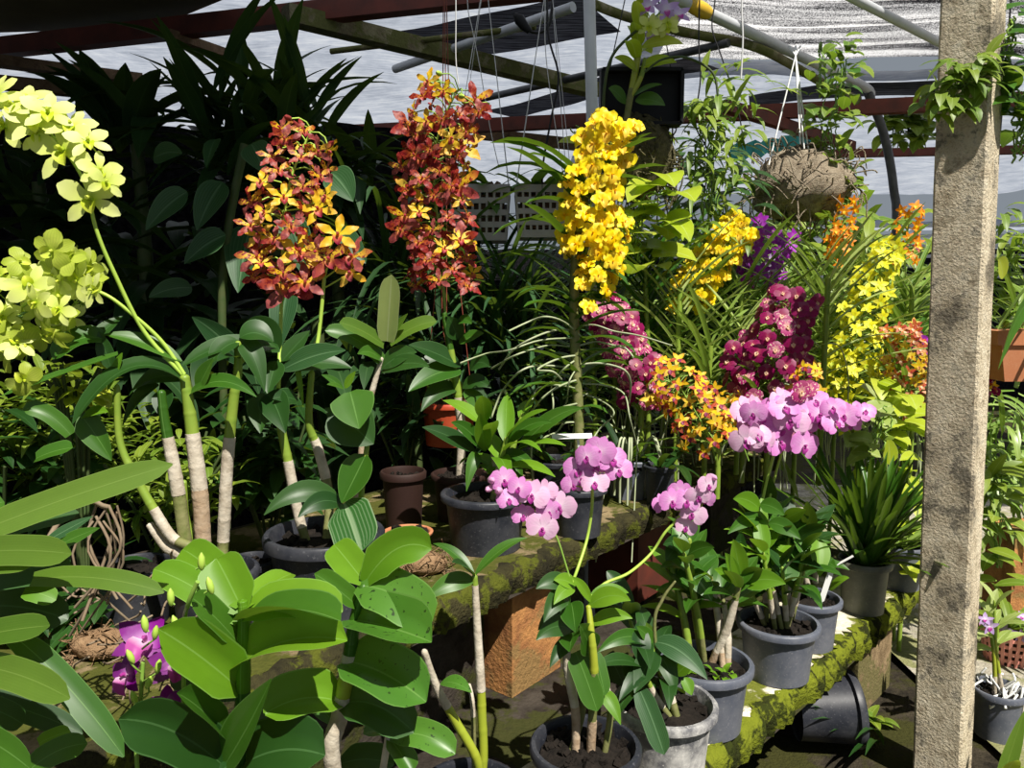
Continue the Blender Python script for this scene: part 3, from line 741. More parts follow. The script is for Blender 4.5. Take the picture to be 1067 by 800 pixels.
# second stem of black-spotted leaves
z8 = 1.02
b8 = V(P(*C1(700, 600), z8).x + .02, z8 + .06, .451)
r8 = root('broad_leaved_orchid', 'glossy orchid with black-speckled broad leaves, just right of the nearest bright one', 'orchid', b8)
s8 = pot_parts(r8, b8, .10, .17, 'pot_black')
cane(r8, [s8 - Z * .02, P(*C1(680, 800), z8), P(*C1(705, 620), z8), P(*C1(735, 440), z8), P(*C1(750, 330), z8), P(*C1(785, 195), z8)], .0115, ('cane_papery', 'cane_yellow', 'cane_papery', 'leaf_mid'), (.47, .58, .63), seg=10)
SP = 'leaf_spotted'; kw = dict(zz=z8)
L7(r8, 785, 195, 685, 70, 0.047, BR, .02, d1=.07, up=V(.3, -1, .3), fold=0.32, **kw)
L7(r8, 785, 195, 1003, 85, 0.050, BR, .45, d1=-.02, up=V(-.2, -.9, .5), fold=0.39, n=12, **kw)
L7(r8, 765, 275, 620, 165, 0.029, MD, .06, d1=-.03, up=V(.5, -.7, .6), fold=0.53, **kw)
L7(r8, 762, 205, 1003, 325, 0.067, SP, .22, d1=-.05, up=V(.15, -.8, .75), fold=0.28, **kw)
L7(r8, 740, 315, 1003, 390, 0.072, SP, .05, d1=-.10, up=V(.05, -.55, .85), fold=0.80, **kw)
L7(r8, 720, 450, 985, 585, 0.074, SP, .14, d1=-.08, up=V(.1, -.68, .8), fold=0.66, **kw)
L7(r8, 712, 590, 945, 685, 0.059, 'leaf_deep', .3, d1=-.05, up=V(.15, -.75, .8), fold=0.59, **kw)
L7(r8, 705, 585, 455, 625, 0.063, BR, .26, d1=-.06, up=V(0, -.6, .9), fold=0.73, **kw)
L7(r8, 870, 700, 1080, 755, 0.041, SP, .32, d1=-.03, up=V(.1, -.6, .85), fold=0.46, **kw)
L7(r8, 865, 705, 940, 815, 0.031, MD, .12, d1=-.03, up=V(.5, -.8, .6), fold=0.66, **kw)
L7(r8, 860, 690, 780, 690, 0.020, MD, .2, d1=-.03, up=V(0, -.5, .9), fold=0.53, **kw)
L7(r8, 700, 790, 880, 790, 0.045, 'leaf_deep', .2, d0=.05, d1=.03, **kw)
L7(r8, 690, 660, 560, 520, 0.027, MD, .05, d0=.05, d1=.10, up=V(.3, -.8, .5), **kw)
mb = MB(); mb.tube([s8 - Z * .01 + X * .03, P(*C1(845, 800), z8), P(*C1(862, 695), z8)], .005, 6); mb.build('cane', 'cane_papery', r8)

# long strap leaves at the left edge
z9 = .84
b9 = V(-.72, z9 + .02, .451)
r9 = root('strap_leaved_orchid', 'long leathery strap leaves reaching in from the left edge of the picture', 'orchid', b9)
s9 = pot_parts(r9, b9, .11, .2, 'pot_black')
def C2(x, y): return x / 4.446, 460 + y / 4.446
def C5(x, y): return x / 3.952, 600 + y / 3.952
cane(r9, [s9 - Z * .02, V(-.71, z9, .85), V(-.70, z9, 1.12), V(-.69, z9, 1.3)], .011, ('cane_olive', 'leaf_mid'), (.4,))
OLV = 'leaf_olive'
def L9(f, x0, y0, x1, y1, W, mat, arch=.1, prof='strap', d0=0., d1=0., up=V(.1, -.75, .7), fold=.15, **k):
    return lf(r9, P(*f(x0, y0), z9 + d0), P(*f(x1, y1), z9 + d1), W, mat, arch, prof, up, fold, **k)
L9(C2, -160, 440, 800, 105, .034, OLV, .03, d1=.05, up=V(.15, -.95, .5))
L9(C2, -160, 470, 365, 330, .030, 'leaf_deep', .10, d0=.03, d1=.06)
L9(C2, -160, 520, 332, 520, .034, OLV, .06, d1=-.03, up=V(.05, -.95, .45), prof='oblong')
L9(C2, 200, 470, 432, 345, .016, 'leaf_striped', .02, 'lance', d0=.1, d1=.12)
L9(C2, 240, 500, 462, 400, .020, 'leaf_mid', .06, 'lance', d0=.1, d1=.1)
L9(C2, -160, 600, 155, 570, .020, OLV, .04, d1=-.02)
L9(C2, -160, 650, 330, 575, .05, 'leaf_deep', .08, d0=.05, d1=.08)
L9(C2, 150, 640, 760, 700, .026, OLV, .12, d0=.02, d1=.0, up=V(0, -.7, .7))
L9(C5, -160, 270, 205, 205, .032, OLV, .05, d1=-.03)
L9(C5, -160, 370, 288, 505, .036, OLV, .12, d1=-.06, up=V(0, -.9, .55))
L9(C5, 60, 250, 510, 745, .030, 'leaf_mid', .12, d0=.0, d1=-.03, up=V(.5, -.8, .5), prof='strap')
L9(C5, -160, 640, 130, 800, .036, 'leaf_mid', .1, d1=-.08, up=V(.2, -.9, .5))
L9(C5, -60, 540, 95, 610, .03, 'leaf_deep', .1, d1=.03)
L9(C5, 120, 800, 360, 690, .03, 'leaf_mid', .2, d0=.02, d1=.02, up=V(.1, -.8, .6))
L9(C5, -160, 500, 340, 650, .03, 'leaf_deep', .12, d0=.06, d1=.08)
L9(C5, 160, 690, 290, 640, .02, BR, .12, d0=.04, d1=.06)
L9(C2, -160, 320, 20, 280, .03, 'leaf_mid', .08, d1=.03)
L9(C5, -100, 130, 280, 180, .05, 'leaf_deep', .16, d0=.08, d1=.1)
L9(C5, 100, 60, 230, 100, .025, BR, .12, d0=.06, d1=.06)

mb = MB()
for i in range(9):
    a = P(ru(95, 130), ru(520, 545), z9 + .25); 
    mb.tube(smooth_path([a, a + V(ru(-.03, .03), ru(-.03, .03), -.06), a + V(ru(-.08, .06), ru(-.05, .05), ru(-.12, -.2))], 5), ru(.0015, .0025), 5)
for i in range(22):
    a = P(ru(60, 200), ru(600, 690), z9 + .3); d_ = rdir() * ru(.03, .08)
    mb.tube(smooth_path([a, a + d_ * .5 + rdir() * .015, a + d_], 4), .0018, 4)
mb.tube(smooth_path([V(-.71, z9, .9), P(60, 545, z9 + .2), P(112, 528, z9 + .25)], 5), .004, 5)
mb.build('aerial_roots', 'root_fibre', r9)
# purple flowers low at the left
zp = .96
bp = V(P(150, 780, zp).x, zp + .01, .451)
rp = root('purple_orchid', 'deep purple orchid with green buds among the leaves at bottom left', 'orchid', bp)
sp_ = pot_parts(rp, bp, .08, .15, 'pot_black')
pts = [sp_ - Z * .02, P(143, 800, zp), P(146, 740, zp), P(149, 690, zp)]
mb = MB(); mb.tube(smooth_path(pts, 6), .0028, 6); 
bud_px = [(136, 685, -12), (165, 695, 10), (155, 712, 14), (140, 728, -8), (162, 660, 8)]
for (x, y, dx) in bud_px: mb.tube(bez(P(148, y + 16, zp), P(148 + dx * .6, y + 12, zp - .01), P(x, y + 5, zp - .01), 4), .0014, 4)
fs = mb.build('flower_spike', 'stem_green', rp)
for (x, y, dx) in bud_px: bloom(fs, 'limebud', P(x, y - 1, zp - .01), V(dx * .03, -.1, 1), .022, name='bud', upv=Y)
bloom(fs, 'purple', P(152, 668, zp + .03), V(.1, -.6, .75), .088, upv=V(.2, .3, 1))
bloom(fs, 'purple', P(133, 703, zp + .02), V(-.5, -.8, .35), .07, upv=V(-.3, 0, 1))
bloom(fs, 'purple', P(180, 690, zp + .02), V(.7, -.6, .2), .07, upv=V(.2, 0, 1))
bloom(fs, 'purple', P(174, 735, zp + .02), V(.2, -.6, .5), .06)
mb = MB(); q = [V(bp.x + .05, zp, .85), P(192, 660, zp), P(196, 630, zp - .04), P(206, 606, zp - .05)]
mb.tube(smooth_path(q, 6), .003, 6)
ub = [(178, 622, 4), (219, 610, -3), (183, 650, 0), (151, 650, 0), (210, 585, 0), (184, 654, 0)]
for x, y, _ in ub: mb.tube([P(x + (4 if x < 195 else -6), y + 8, zp - .03), P(x, y + 4, zp - .03)], .0014, 4)
fs = mb.build('flower_spike', 'stem_green', rp)
for x, y, _ in ub: bloom(fs, 'limebud', P(x, y, zp - .03), V(ru(-.3, .3), 0, 1), .024, name='bud', upv=Y)

# bare canes in front of the bench
zc = 1.32
bc = V(P(500, 700, zc).x - .02, zc, .451)
rc = root('bare_cane_orchid', 'orchid of bare white canes with few leaves, before the dark gap under the bench', 'orchid', bc)
sc_ = pot_parts(rc, bc, .10, .15, 'pot_black')
def Cc(x, y): return 400 + x / 2.54, 460 + y / 2.54
cane(rc, [sc_ - Z * .02, P(503, 800, zc), P(502, 740, zc), P(*Cc(255, 620), zc), P(*Cc(245, 450), zc), P(*Cc(240, 350), zc)], .0085, ('cane_yellow', 'cane_papery', 'cane_green'), (.53, .93), nodes=.045)
cane(rc, [sc_ - Z * .02 - X * .01, P(499, 800, zc - .02), P(*Cc(190, 740), zc - .03), P(*Cc(140, 650), zc - .04), P(*Cc(105, 550), zc - .06)], .0085, ('cane_yellow', 'cane_papery'), (.6,), nodes=.045)
cane(rc, [sc_ - Z * .02 + X * .01, P(494, 800, zc + .05), P(*Cc(235, 700), zc + .05), P(*Cc(225, 640), zc + .06)], .005, ('cane_olive', 'cane_papery'), (.6,))
tp = P(*Cc(240, 355), zc)
lf(rc, tp, P(*Cc(130, 270), zc + .04), .022, 'leaf_mid', .25, 'lance', fold=.3)
lf(rc, tp, P(*Cc(380, 255), zc + .02), .024, 'leaf_mid', .22, 'lance', fold=.35)
lf(rc, tp, P(*Cc(180, 320), zc - .05), .03, 'leaf_deep', .2, 'lance')
lf(rc, tp - Z * .01, P(*Cc(110, 420), zc - .04), .034, 'leaf_mid', .3, 'lance', up=CAMUP)
lf(rc, P(*Cc(150, 640), zc - .04), P(*Cc(233, 665), zc - .08), .03, SP, .25, 'lance', fold=.3)
lf(rc, P(*Cc(135, 640), zc - .04), P(*Cc(100, 620), zc - .03), .02, SP, .1, 'lance')

# ================================================================== tall lime-green orchid at left
z1 = 1.36
r1, s1, _ = pot_at('lime_orchid', 'tall orchid with sprays of big lime-green flowers and thick scaly canes at left', 222, 592, .831, .15, 46, 'pot_black')
def C3(x, y): return 60 + x / 4.446, 300 + y / 4.446
z1 = G(222, 592, .98).y
canes1 = [([(213, 575), (209, 520), (203, 470), (197, 425), (192, 390)], .0145, ('cane_brown', 'cane_papery', 'cane_green'), (.45, .68), 0),
          ([(196, 575), (187, 520), (180, 480), (172, 440), (168, 406)], .012, ('cane_olive', 'cane_papery', 'leaf_mid'), (.42, .72), -.04),
          ([(232, 575), (234, 535), (237, 480), (243, 420), (248, 385), (248, 355)], .0115, ('cane_olive', 'cane_papery', 'cane_green'), (.22, .58), .04),
          ([(205, 575), (180, 560), (160, 530), (143, 500), (125, 460), (122, 400)], .009, ('cane_olive', 'cane_papery', 'cane_green'), (.3, .5), -.06),
          ([(190, 580), (172, 568), (155, 545)], .010, ('cane_olive', 'cane_papery'), (.3,), -.05),
          ([(212, 580), (194, 545), (192, 500)], .010, ('cane_olive', 'cane_green'), (.4,), .02)]
for pts, r, m, c, d in canes1: cane(r1, [s1 - Z * .02 + X * (.0007 * (pts[0][0] - 212))] + [P(x, y, z1 + d) for x, y in pts], r, m, c)
def L1f(x0, y0, x1, y1, W, mat, arch=.2, prof='strap', d0=0., d1=0., up=V(0, -.6, .8), fold=.3, f=C3, **k):
    return lf(r1, P(*f(x0, y0), z1 + d0), P(*f(x1, y1), z1 + d1), W, mat, arch, prof, up, fold, **k)
L1f(575, 340, 205, 215, .034, 'leaf_mid', .16, 'lance', d1=-.03)
L1f(590, 430, 70, 630, .046, 'leaf_deep', .62, 'strap', d1=-.10, up=V(0, -.35, 1), n=14)
L1f(580, 360, 1015, 275, .048, 'leaf_deep', .26, 'lance', d1=.08, n=12)
L1f(600, 500, 922, 505, .034, 'leaf_mid', .36, 'lance', d1=-.05, n=12)
L1f(645, 470, 722, 325, .036, 'leaf_mid', .0, 'lance', d1=-.02, up=CAMUP)
L1f(205, 235, -20, 330, .05, 'leaf_mid', .38, 'strap', d0=-.04, d1=-.08)
L1f(110, 590, 250, 800, .048, 'leaf_mid', .08, 'heart', d0=-.06, d1=-.07, up=V(.1, -1, .3), fold=.3)
L1f(110, 600, 235, 575, .028, BR, .12, 'lance', d0=-.06, d1=-.09)
L1f(590, 430, 330, 500, .06, 'leaf_deep', .35, 'lance', d1=.02)
L1f(500, 470, 480, 600, .04, 'leaf_deep', .1, 'lance', d1=-.03, up=CAMUP)
L1f(470, 450, 300, 640, .04, 'leaf_deep', .3, 'lance', d1=-.02)
L1f(840, 250, 700, 360, .05, 'leaf_deep', .3, 'lance', d0=.04, d1=.0)
L1f(845, 230, 1000, 250, .06, 'leaf_deep', .42, 'lance', d0=.04, d1=.05)
L1f(840, 330, 740, 340, .03, 'leaf_deep', .2, 'lance', d0=.04, d1=-.03)
L1f(850, 260, 960, 480, .045, 'leaf_deep', .5, 'lance', d0=.04, d1=.02)
L1f(250, 380, 190, 200, .03, 'leaf_deep', .05, 'lance', d0=-.04, d1=-.04, up=CAMUP)
L1f(160, 250, 300, 130, .03, 'leaf_deep', .05, 'lance', d0=-.04, d1=0, up=CAMUP)
L1f(60, 680, -160, 560, .03, 'leaf_mid', .35, 'strap', d0=-.06, d1=-.08)
L1f(280, 305, -260, 500, .016, 'leaf_mid', .02, 'strap', d0=-.06, d1=-.1)
L1f(-100, 790, 70, 740, .034, 'leaf_mid', .1, 'strap', d0=-.1, d1=-.1)
L1f(300, 300, 230, 480, .018, BR, .0, 'lance', d0=-.05, d1=-.05, up=CAMUP)
# upper spray of lime flowers
sprA = [P(190, 390, z1), P(150, 345, z1 - .02), P(118, 282, z1 - .05), P(100, 238, z1 - .07), P(88, 190, z1 - .08), P(62, 150, z1 - .08), P(30, 120, z1 - .08), P(-8, 112, z1 - .07)]
mb = MB(); mb.tube(smooth_path(sprA, 8), lambda t: .0042 * (1 - .5 * t), 7)
fl = [(95, 207, 58, .1, -.1), (66, 157, 62, -.1, .05), (92, 148, 40, .5, .5), (36, 128, 50, .3, .4), (6, 132, 56, -.3, .2), (-4, 100, 48, -.4, .5), (30, 105, 42, .2, .8), (50, 118, 46, .5, .5), (104, 178, 38, .8, .1), (74, 132, 44, .4, .7), (15, 112, 44, -.2, .7), (40, 140, 40, .0, -.1), (110, 190, 34, .9, 0)]
for x, y, w_, fx, fz in fl:
    p = P(x, y, z1 - .09); 
    mb.tube([p + V(0, .04, -.02), p], .0018, 4)
fs = mb.build('flower_spike', 'stem_lime', r1)
for x, y, w_, fx, fz in fl: bloom(fs, 'lime', P(x, y, z1 - .09 + ru(-.01, .01)), V(fx - .05, -1, fz + .15), w_ / F * z1 * 1.06, upv=V(ru(-.25, .25), 0, 1))
# lower spray
sprB = [P(192, 390, z1), P(168, 355, z1 - .01), P(135, 325, z1 - .03), P(108, 306, z1 - .04), P(80, 300, z1 - .04), P(45, 305, z1 - .04), P(0, 340, z1 - .05), P(-25, 370, z1 - .05)]
mb = MB(); mb.tube(smooth_path(sprB, 8), lambda t: .004 * (1 - .5 * t), 7)
fl = []
Rb = random.Random(5)
for i in range(40):
    x = Rb.uniform(-15, 98); y = 258 + (98 - x) * .55 * Rb.random() + Rb.uniform(0, 90) * (.5 if x > 75 else 1)
    fl.append((x, min(y, 405), Rb.uniform(30, 44)))
fl += [(62, 322, 36), (90, 278, 44), (60, 268, 42), (20, 300, 42), (8, 350, 40), (70, 330, 40), (25, 395, 36), (45, 350, 34), (98, 295, 30)]
for x, y, w_ in fl: mb.tube(bez(P(x * .6 + 30 + Rb.uniform(-15, 15), 312 + abs(x - 60) * .2, z1 - .02), P(x * .8 + 10, (y + 312) / 2, z1 + .02), P(x, y, z1 - .03), 3), .0012, 4)
fs = mb.build('flower_spike', 'stem_lime', r1)
for x, y, w_ in fl: bloom(fs, ['olive', 'olive', 'lime'], P(x, y, z1 - .06 + Rb.uniform(-.05, .05)), V(Rb.uniform(-.9, .9), -.8, Rb.uniform(-.5, .7)), w_ / F * z1, upv=rdir())

# ================================================================== orange orchid
r3, s3, _ = pot_at('tiger_orchid', 'orange and yellow barred orchid, left of the two reddish ones, over a black-rimmed pot', 338, 553, .831, .19, 62, 'pot_black')
z3 = G(338, 553, 1.02).y
def C4(x, y): return 260 + x / 5.335, 320 + y / 5.335
cane(r3, [s3 - Z * .02 - X * .03, P(312, 540, z3), P(300, 480, z3), P(292, 440, z3), P(290, 405, z3)], .010, ('cane_olive', 'cane_papery', 'cane_green'), (.2, .5))
cane(r3, [s3 - Z * .02, P(343, 520, z3 + .03), P(332, 470, z3 + .04), P(322, 440, z3 + .03), P(325, 385, z3 + .02)], .010, ('cane_olive', 'cane_papery', 'cane_green'), (.35, .6))
cane(r3, [s3 - Z * .02 + X * .04, P(372, 520, z3 + .05), P(380, 440, z3 + .06), P(390, 400, z3 + .06), P(398, 372, z3 + .06)], .007, ('cane_brown', 'cane_brown', 'cane_papery'), (.5, .7))
cane(r3, [s3 - Z * .02 + X * .03, P(372, 545, z3 - .05), P(378, 500, z3 - .05), P(384, 440, z3 - .04), P(375, 412, z3 - .04)], .006, ('cane_papery', 'cane_green', 'leaf_mid'), (.4, .7))
def L3(x0, y0, x1, y1, W, mat, arch=.2, prof='lance', d0=0., d1=0., up=V(0, -.7, .75), fold=.25, f=C4, **k):
    return lf(r3, P(*f(x0, y0), z3 + d0), P(*f(x1, y1), z3 + d1), W, mat, arch, prof, up, fold, **k)
L3(180, 350, 535, 240, .052, 'leaf_striped', .1, d1=-.06, up=V(0, -.8, .6))
L3(180, 300, 335, 130, .04, 'leaf_deep', .02, d1=.02, up=CAMUP)
L3(160, 250, -20, 80, .06, 'leaf_deep', .3, d1=-.05)
L3(150, 200, 20, 260, .08, 'leaf_deep', .35, d1=-.04)
L3(150, 300, 100, 480, .05, 'leaf_deep', .1, d1=-.05, up=CAMUP)
L3(200, 350, 570, 340, .05, 'leaf_deep', .2, d1=.03)
L3(270, 520, 130, 510, .04, 'leaf_deep', .2, d1=-.04)
L3(100, 480, 200, 700, .06, 'leaf_deep', .2, d1=-.08, up=CAMUP)
L3(60, 480, 60, 700, .05, 'leaf_deep', .1, d1=-.06, up=CAMUP)
# heart-shaped leaves of the young growth, one above the other
L3(560, 470, 610, 675, .086, 'leaf_mid', .02, 'heart', d0=-.05, d1=-.10, up=V(.05, -1, .35), fold=.12)
L3(480, 560, 690, 760, .10, 'leaf_deep', -.05, 'ovate', d0=-.03, d1=-.06, up=V(.1, -1, .4), fold=.15)
def C6(x, y): return 270 + x / 3.952, 400 + y / 3.952
L3(440, 290, 340, 490, .075, 'leaf_mid', -.02, 'ovate', d0=-.05, d1=-.08, up=V(-.5, -1, .3), fold=.2, f=C6)
L3(350, 490, 420, 690, .092, 'leaf_ribbed', .12, 'oblong', d0=-.06, d1=-.15, up=V(0, -1, .35), fold=.06, f=C6)
L3(340, 490, 20, 540, .045, 'leaf_deep', .45, 'lance', d0=-.05, d1=-.12, f=C6)
L3(345, 500, 160, 550, .04, 'leaf_deep', .4, 'lance', d0=-.05, d1=-.12, f=C6)
L3(380, 200, 270, 100, .04, 'leaf_deep', .1, 'lance', d0=-.02, d1=-.03, f=C6)
L3(530, 450, 590, 355, .018, BR, .0, d0=-.05, d1=-.06, up=CAMUP)
L3(520, 450, 400, 375, .016, MD, .1, d0=-.05, d1=-.07)
L3(525, 455, 430, 430, .016, MD, .1, d0=-.05, d1=-.09)
L3(255, 250, 300, 560, .012, BR, .0, d0=.0, d1=.0)
# dendrobium with reddish stem and upright leaf
L3(765, 190, 790, -180, .044, 'leaf_pale', .0, 'strap', d0=.06, d1=.02, up=CAMUP)
L3(770, 170, 880, 35, .02, 'leaf_olive', .02, d0=.06, d1=.04, up=CAMUP)
L3(745, 210, 500, 85, .036, 'leaf_olive', .12, 'strap', d0=.06, d1=0.)
L3(780, 200, 1040, 80, .036, 'leaf_olive', .18, 'strap', d0=.06, d1=.05)
L3(735, 300, 420, 130, .036, 'leaf_mid', .26, 'strap', d0=.06, d1=.03)
L3(740, 300, 600, 260, .03, 'leaf_mid', .3, 'lance', d0=.06, d1=.0)
L3(735, 340, 930, 250, .05, 'leaf_deep', .2, 'lance', d0=.06, d1=.04)
L3(735, 360, 1000, 330, .045, 'leaf_deep', .2, 'lance', d0=.06, d1=.0)
# spikes
zs = z3 + .05
spike(r3, [P(290, 405, z3), P(292, 350, zs), P(294, 290, zs), P(296, 230, zs), P(305, 180, zs), P(325, 135, zs)], 50, ['tiger', 'tiger', 'tigergold', 'flame'], .06, .062, .36, .9, sr=.0045, stem='stem_lime', taper=.1, buds=('tigerbud', 3), jit=.6)
mb = MB(); mb.tube(smooth_path([P(325, 385, z3 + .02), P(332, 350, zs), P(337, 300, zs), P(338, 275, zs)], 6), .0042, 6)
fq = [(343, 270, 50), (352, 245, 44), (368, 268, 46), (366, 284, 40), (330, 262, 36)]
for x, y, w_ in fq: mb.tube([P(338, min(y + 22, 300), zs), P(x, y, zs - .02)], .0018, 4)
fs = mb.build('flower_spike', 'stem_lime', r3)
for x, y, w_ in fq: bloom(fs, ['tiger', 'tigergold'], P(x, y, zs - .03), V(ru(-.5, .6), -1, ru(-.2, .5)), w_ / F * zs)
mb = MB(); fq = [(298, 300, 56), (268, 268, 44), (270, 245, 36), (318, 295, 44), (312, 262, 50), (262, 210, 34), (332, 218, 40), (340, 205, 30)]
for x, y, w_ in fq: mb.tube([P(293, y + 15, zs), P((x + 293) / 2, y + 12, zs), P(x, y, zs - .02)], .0018, 4)
fs = mb.build('flower_spike', 'stem_lime', r3)
for x, y, w_ in fq: bloom(fs, ['tiger', 'flame', 'tigergold'], P(x, y, zs - .03), V(ru(-.5, .5), -1, ru(-.2, .4)), w_ / F * zs)

# ================================================================== red-orange orchid with the tall spike
z5 = 2.28
b5 = V(P(478, 470, z5).x, z5, .831)
r5 = root('flame_orchid', 'orchid with a tall dense spike of red and gold flowers, left of the hanging baskets', 'orchid', b5)
s5 = pot_parts(r5, b5, .085, .14, 'pot_brown')
_, pth = cane(r5, [s5 - Z * .02, P(481, 455, z5), P(478, 420, z5), P(474, 390, z5), P(465, 340, z5), P(463, 325, z5)], .013, ('cane_papery', 'cane_green', 'leaf_mid'), (.45, .7))
def C8(x, y): return 420 + x / 5.335, 320 + y / 5.335
def L5(x0, y0, x1, y1, W, mat, arch=.2, prof='lance', d0=0., d1=0., up=V(0, -.7, .75), fold=.25, f=C8, **k):
    return lf(r5, P(*f(x0, y0), z5 + d0), P(*f(x1, y1), z5 + d1), W, mat, arch, prof, up, fold, **k)
L5(320, 350, 30, 470, .075, 'leaf_mid', .2, 'ovate', d1=-.12, up=V(-.1, -.8, .7))
L5(320, 330, 30, 210, .07, 'leaf_deep', .1, d1=-.08)
L5(310, 180, 250, 50, .06, 'leaf_deep', .05, d1=-.03, up=CAMUP)
L5(300, 90, 385, 95, .035, 'leaf_mid', .35, d1=-.05)
L5(310, 200, 450, 145, .045, 'leaf_mid', .1, d1=-.03)
L5(370, 340, 480, 330, .06, 'leaf_deep', .35, d1=-.06)
L5(300, 460, 100, 580, .06, 'leaf_deep', .4, d1=-.10)
L5(330, 450, 490, 450, .05, 'leaf_deep', .4, d1=-.05)
L5(340, 460, 490, 620, .05, 'leaf_mid', .1, d1=-.08, up=CAMUP)
L5(290, 330, 60, 330, .07, 'leaf_deep', .15, d0=.04, d1=.0)
L5(340, 440, 480, 560, .06, 'leaf_deep', .1, d0=.03, d1=.03)
spike(r5, [P(465, 340, z5), P(462, 300, z5), P(459, 250, z5), P(452, 190, z5), P(458, 135, z5 - .03), P(478, 92, z5 - .05)], 88, ['flame', 'flame', 'tiger', 'tigergold'], .075, .092, .2, .9, sr=.005, stem='stem_green', taper=.05, buds=('limebud', 5), jit=.6)
mb = MB(); fq = [(495, 105, 40), (428, 132, 44), (440, 165, 44), (480, 150, 50), (422, 225, 38), (478, 195, 50), (478, 250, 40), (448, 268, 42), (430, 196, 40), (418, 240, 34)]
for x, y, w_ in fq: mb.tube([P(459, y + 18, z5), P(x, y, z5 - .03)], .002, 4)
fs = mb.build('flower_spike', 'stem_green', r5)
for x, y, w_ in fq: bloom(fs, ['tigergold', 'flame', 'tiger'], P(x, y, z5 - .05), V(ru(-.6, .6), -1, ru(-.1, .5)), w_ / F * z5)
# orange plastic pot hanging on wires behind it
zh = 2.55
bh = P(468, 462, zh)
rh = root('hanging_pot', 'orange plastic pot hanging on thin wires behind the red and gold orchid', 'pot', bh)
pot_parts(rh, bh, .1, .145, 'pot_orange', soil='bark_chip', fill=.93)
mb = MB()
for dx, dy in ((-.08, 0), (.08, 0), (0, -.085)): mb.tube([bh + V(dx, dy, .14), bh + V(dx * .2, dy * .2, .75), V(bh.x, bh.y, 2.72)], .0016, 4)
mb.build('hanger_wire', 'stem_red', rh)
# brown pots standing in the shade behind
t, s, _ = pot_at('clay_pot', 'dark brown clay pot standing in the shade left of the hanging orange pot', 420, 490, .831, .17, 24, 'pot_brown', cat='pot')
t, s, _ = pot_at('clay_dish', 'low clay dish at the foot of the dark brown pot behind the husk', 425, 553, .831, .05, 26, 'pot_clay', cat='pot')
# ================================================================== lower step: potted orchids in a row
def C9(x, y): return 540 + x / 4.868, 560 + y / 4.868
# front pot, dark, with the pink arching spray
rA, sA, ra = pot_at('pink_orchid', 'pink orchid in the nearest dark round pot, its two thin stems arching over the bench', 610, 774, .451, .17, 58, 'pot_black', chips=50)
zA = G(610, 774, .62).y
_, cp1 = cane(rA, [sA - Z * .02 - X * .02, P(600, 745, zA), P(592, 700, zA), P(590, 660, zA), P(592, 620, zA)], .0085, ('cane_brown', 'cane_papery', 'leaf_mid'), (.3, .65))
_, cp2 = cane(rA, [sA - Z * .02 + X * .01, P(617, 750, zA - .01), P(619, 700, zA - .02), P(616, 660, zA - .02), P(613, 630, zA)], .009, ('cane_brown', 'cane_olive', 'cane_yellow'), (.25, .5))
cane(rA, [sA - Z * .02 + X * .035, P(636, 745, zA), P(632, 715, zA), P(628, 690, zA)], .007, ('cane_olive', 'cane_papery'), (.4,))
cane(rA, [sA - Z * .02 - X * .035, P(607, 740, zA + .02), P(606, 700, zA + .03)], .007, ('cane_olive', 'cane_green'), (.6,))
def LA(x0, y0, x1, y1, W, mat, arch=.2, prof='lance', d0=0., d1=0., up=V(0, -.7, .75), fold=.25, f=C9, **k):
    return lf(rA, P(*f(x0, y0), zA + d0), P(*f(x1, y1), zA + d1), W, mat, arch, prof, up, fold, **k)
LA(290, 580, 400, 880, .048, MD, .1, 'strap', d1=-.05, up=V(-.1, -1, .3), fold=.12)
LA(390, 590, 440, 800, .03, MD, .1, 'strap', d1=-.03, up=V(.4, -1, .3))
LA(285, 250, 180, 340, .03, BR, .3, d1=-.05)
LA(270, 330, 290, 480, .05, MD, .15, 'lance', d0=-.0, d1=-.06, up=V(-.3, -1, .4), fold=.2)
LA(260, 240, 90, 260, .036, 'leaf_deep', .3, d1=-.03)
LA(290, 245, 180, 215, .03, BR, .2, d1=-.02)
LA(250, 300, 130, 430, .04, 'leaf_deep', .4, d1=-.06)
LA(270, 470, 90, 520, .04, 'leaf_deep', .35, d1=-.06)
LA(280, 480, 260, 580, .05, MD, .2, d1=-.07, up=V(-.3, -.9, .5))
LA(270, 540, 160, 660, .03, 'leaf_deep', .4, d1=-.05)
LA(355, 350, 570, 320, .038, BR, .35, d1=-.04, fold=.15)
LA(355, 335, 560, 280, .034, BR, .3, d1=.02)
LA(365, 445, 580, 410, .03, BR, .3, d1=-.02)
LA(360, 520, 310, 440, .04, MD, .0, d1=-.05, up=CAMUP)
LA(375, 580, 330, 470, .05, MD, .0, d1=-.04, up=CAMUP)
LA(370, 330, 270, 200, .02, BR, .2, d1=-.02)
LA(420, 780, 520, 950, .03, BR, .3, d1=-.04)
LA(250, 400, 100, 470, .04, 'leaf_deep', .4, d0=.04, d1=.05)
LA(300, 590, 250, 740, .04, 'leaf_deep', .2, d0=.02, d1=.02, up=CAMUP)
zf = zA + .05
spA = [P(594, 612, zA), P(602, 592, zA + .01), P(612, 560, zf), P(617, 525, zf), P(615, 505, zf), P(600, 492, zf)]
mb = MB(); mb.tube(smooth_path(spA, 6), .0032, 6)
fq = [(619, 485, 36, 'pink'), (638, 478, 34, 'pink'), (603, 489, 34, 'pink'), (625, 470, 34, 'pink'), (612, 476, 30, 'pink'), (597, 505, 26, 'pink'), (620, 503, 30, 'palepink'), (645, 490, 30, 'pink'), (606, 498, 26, 'pink')]
for x, y, w_, k in fq: mb.tube([P(615, min(y + 14, 510), zf), P(x, y, zf - .01)], .0014, 4)
fs = mb.build('flower_spike', 'stem_lime', rA)
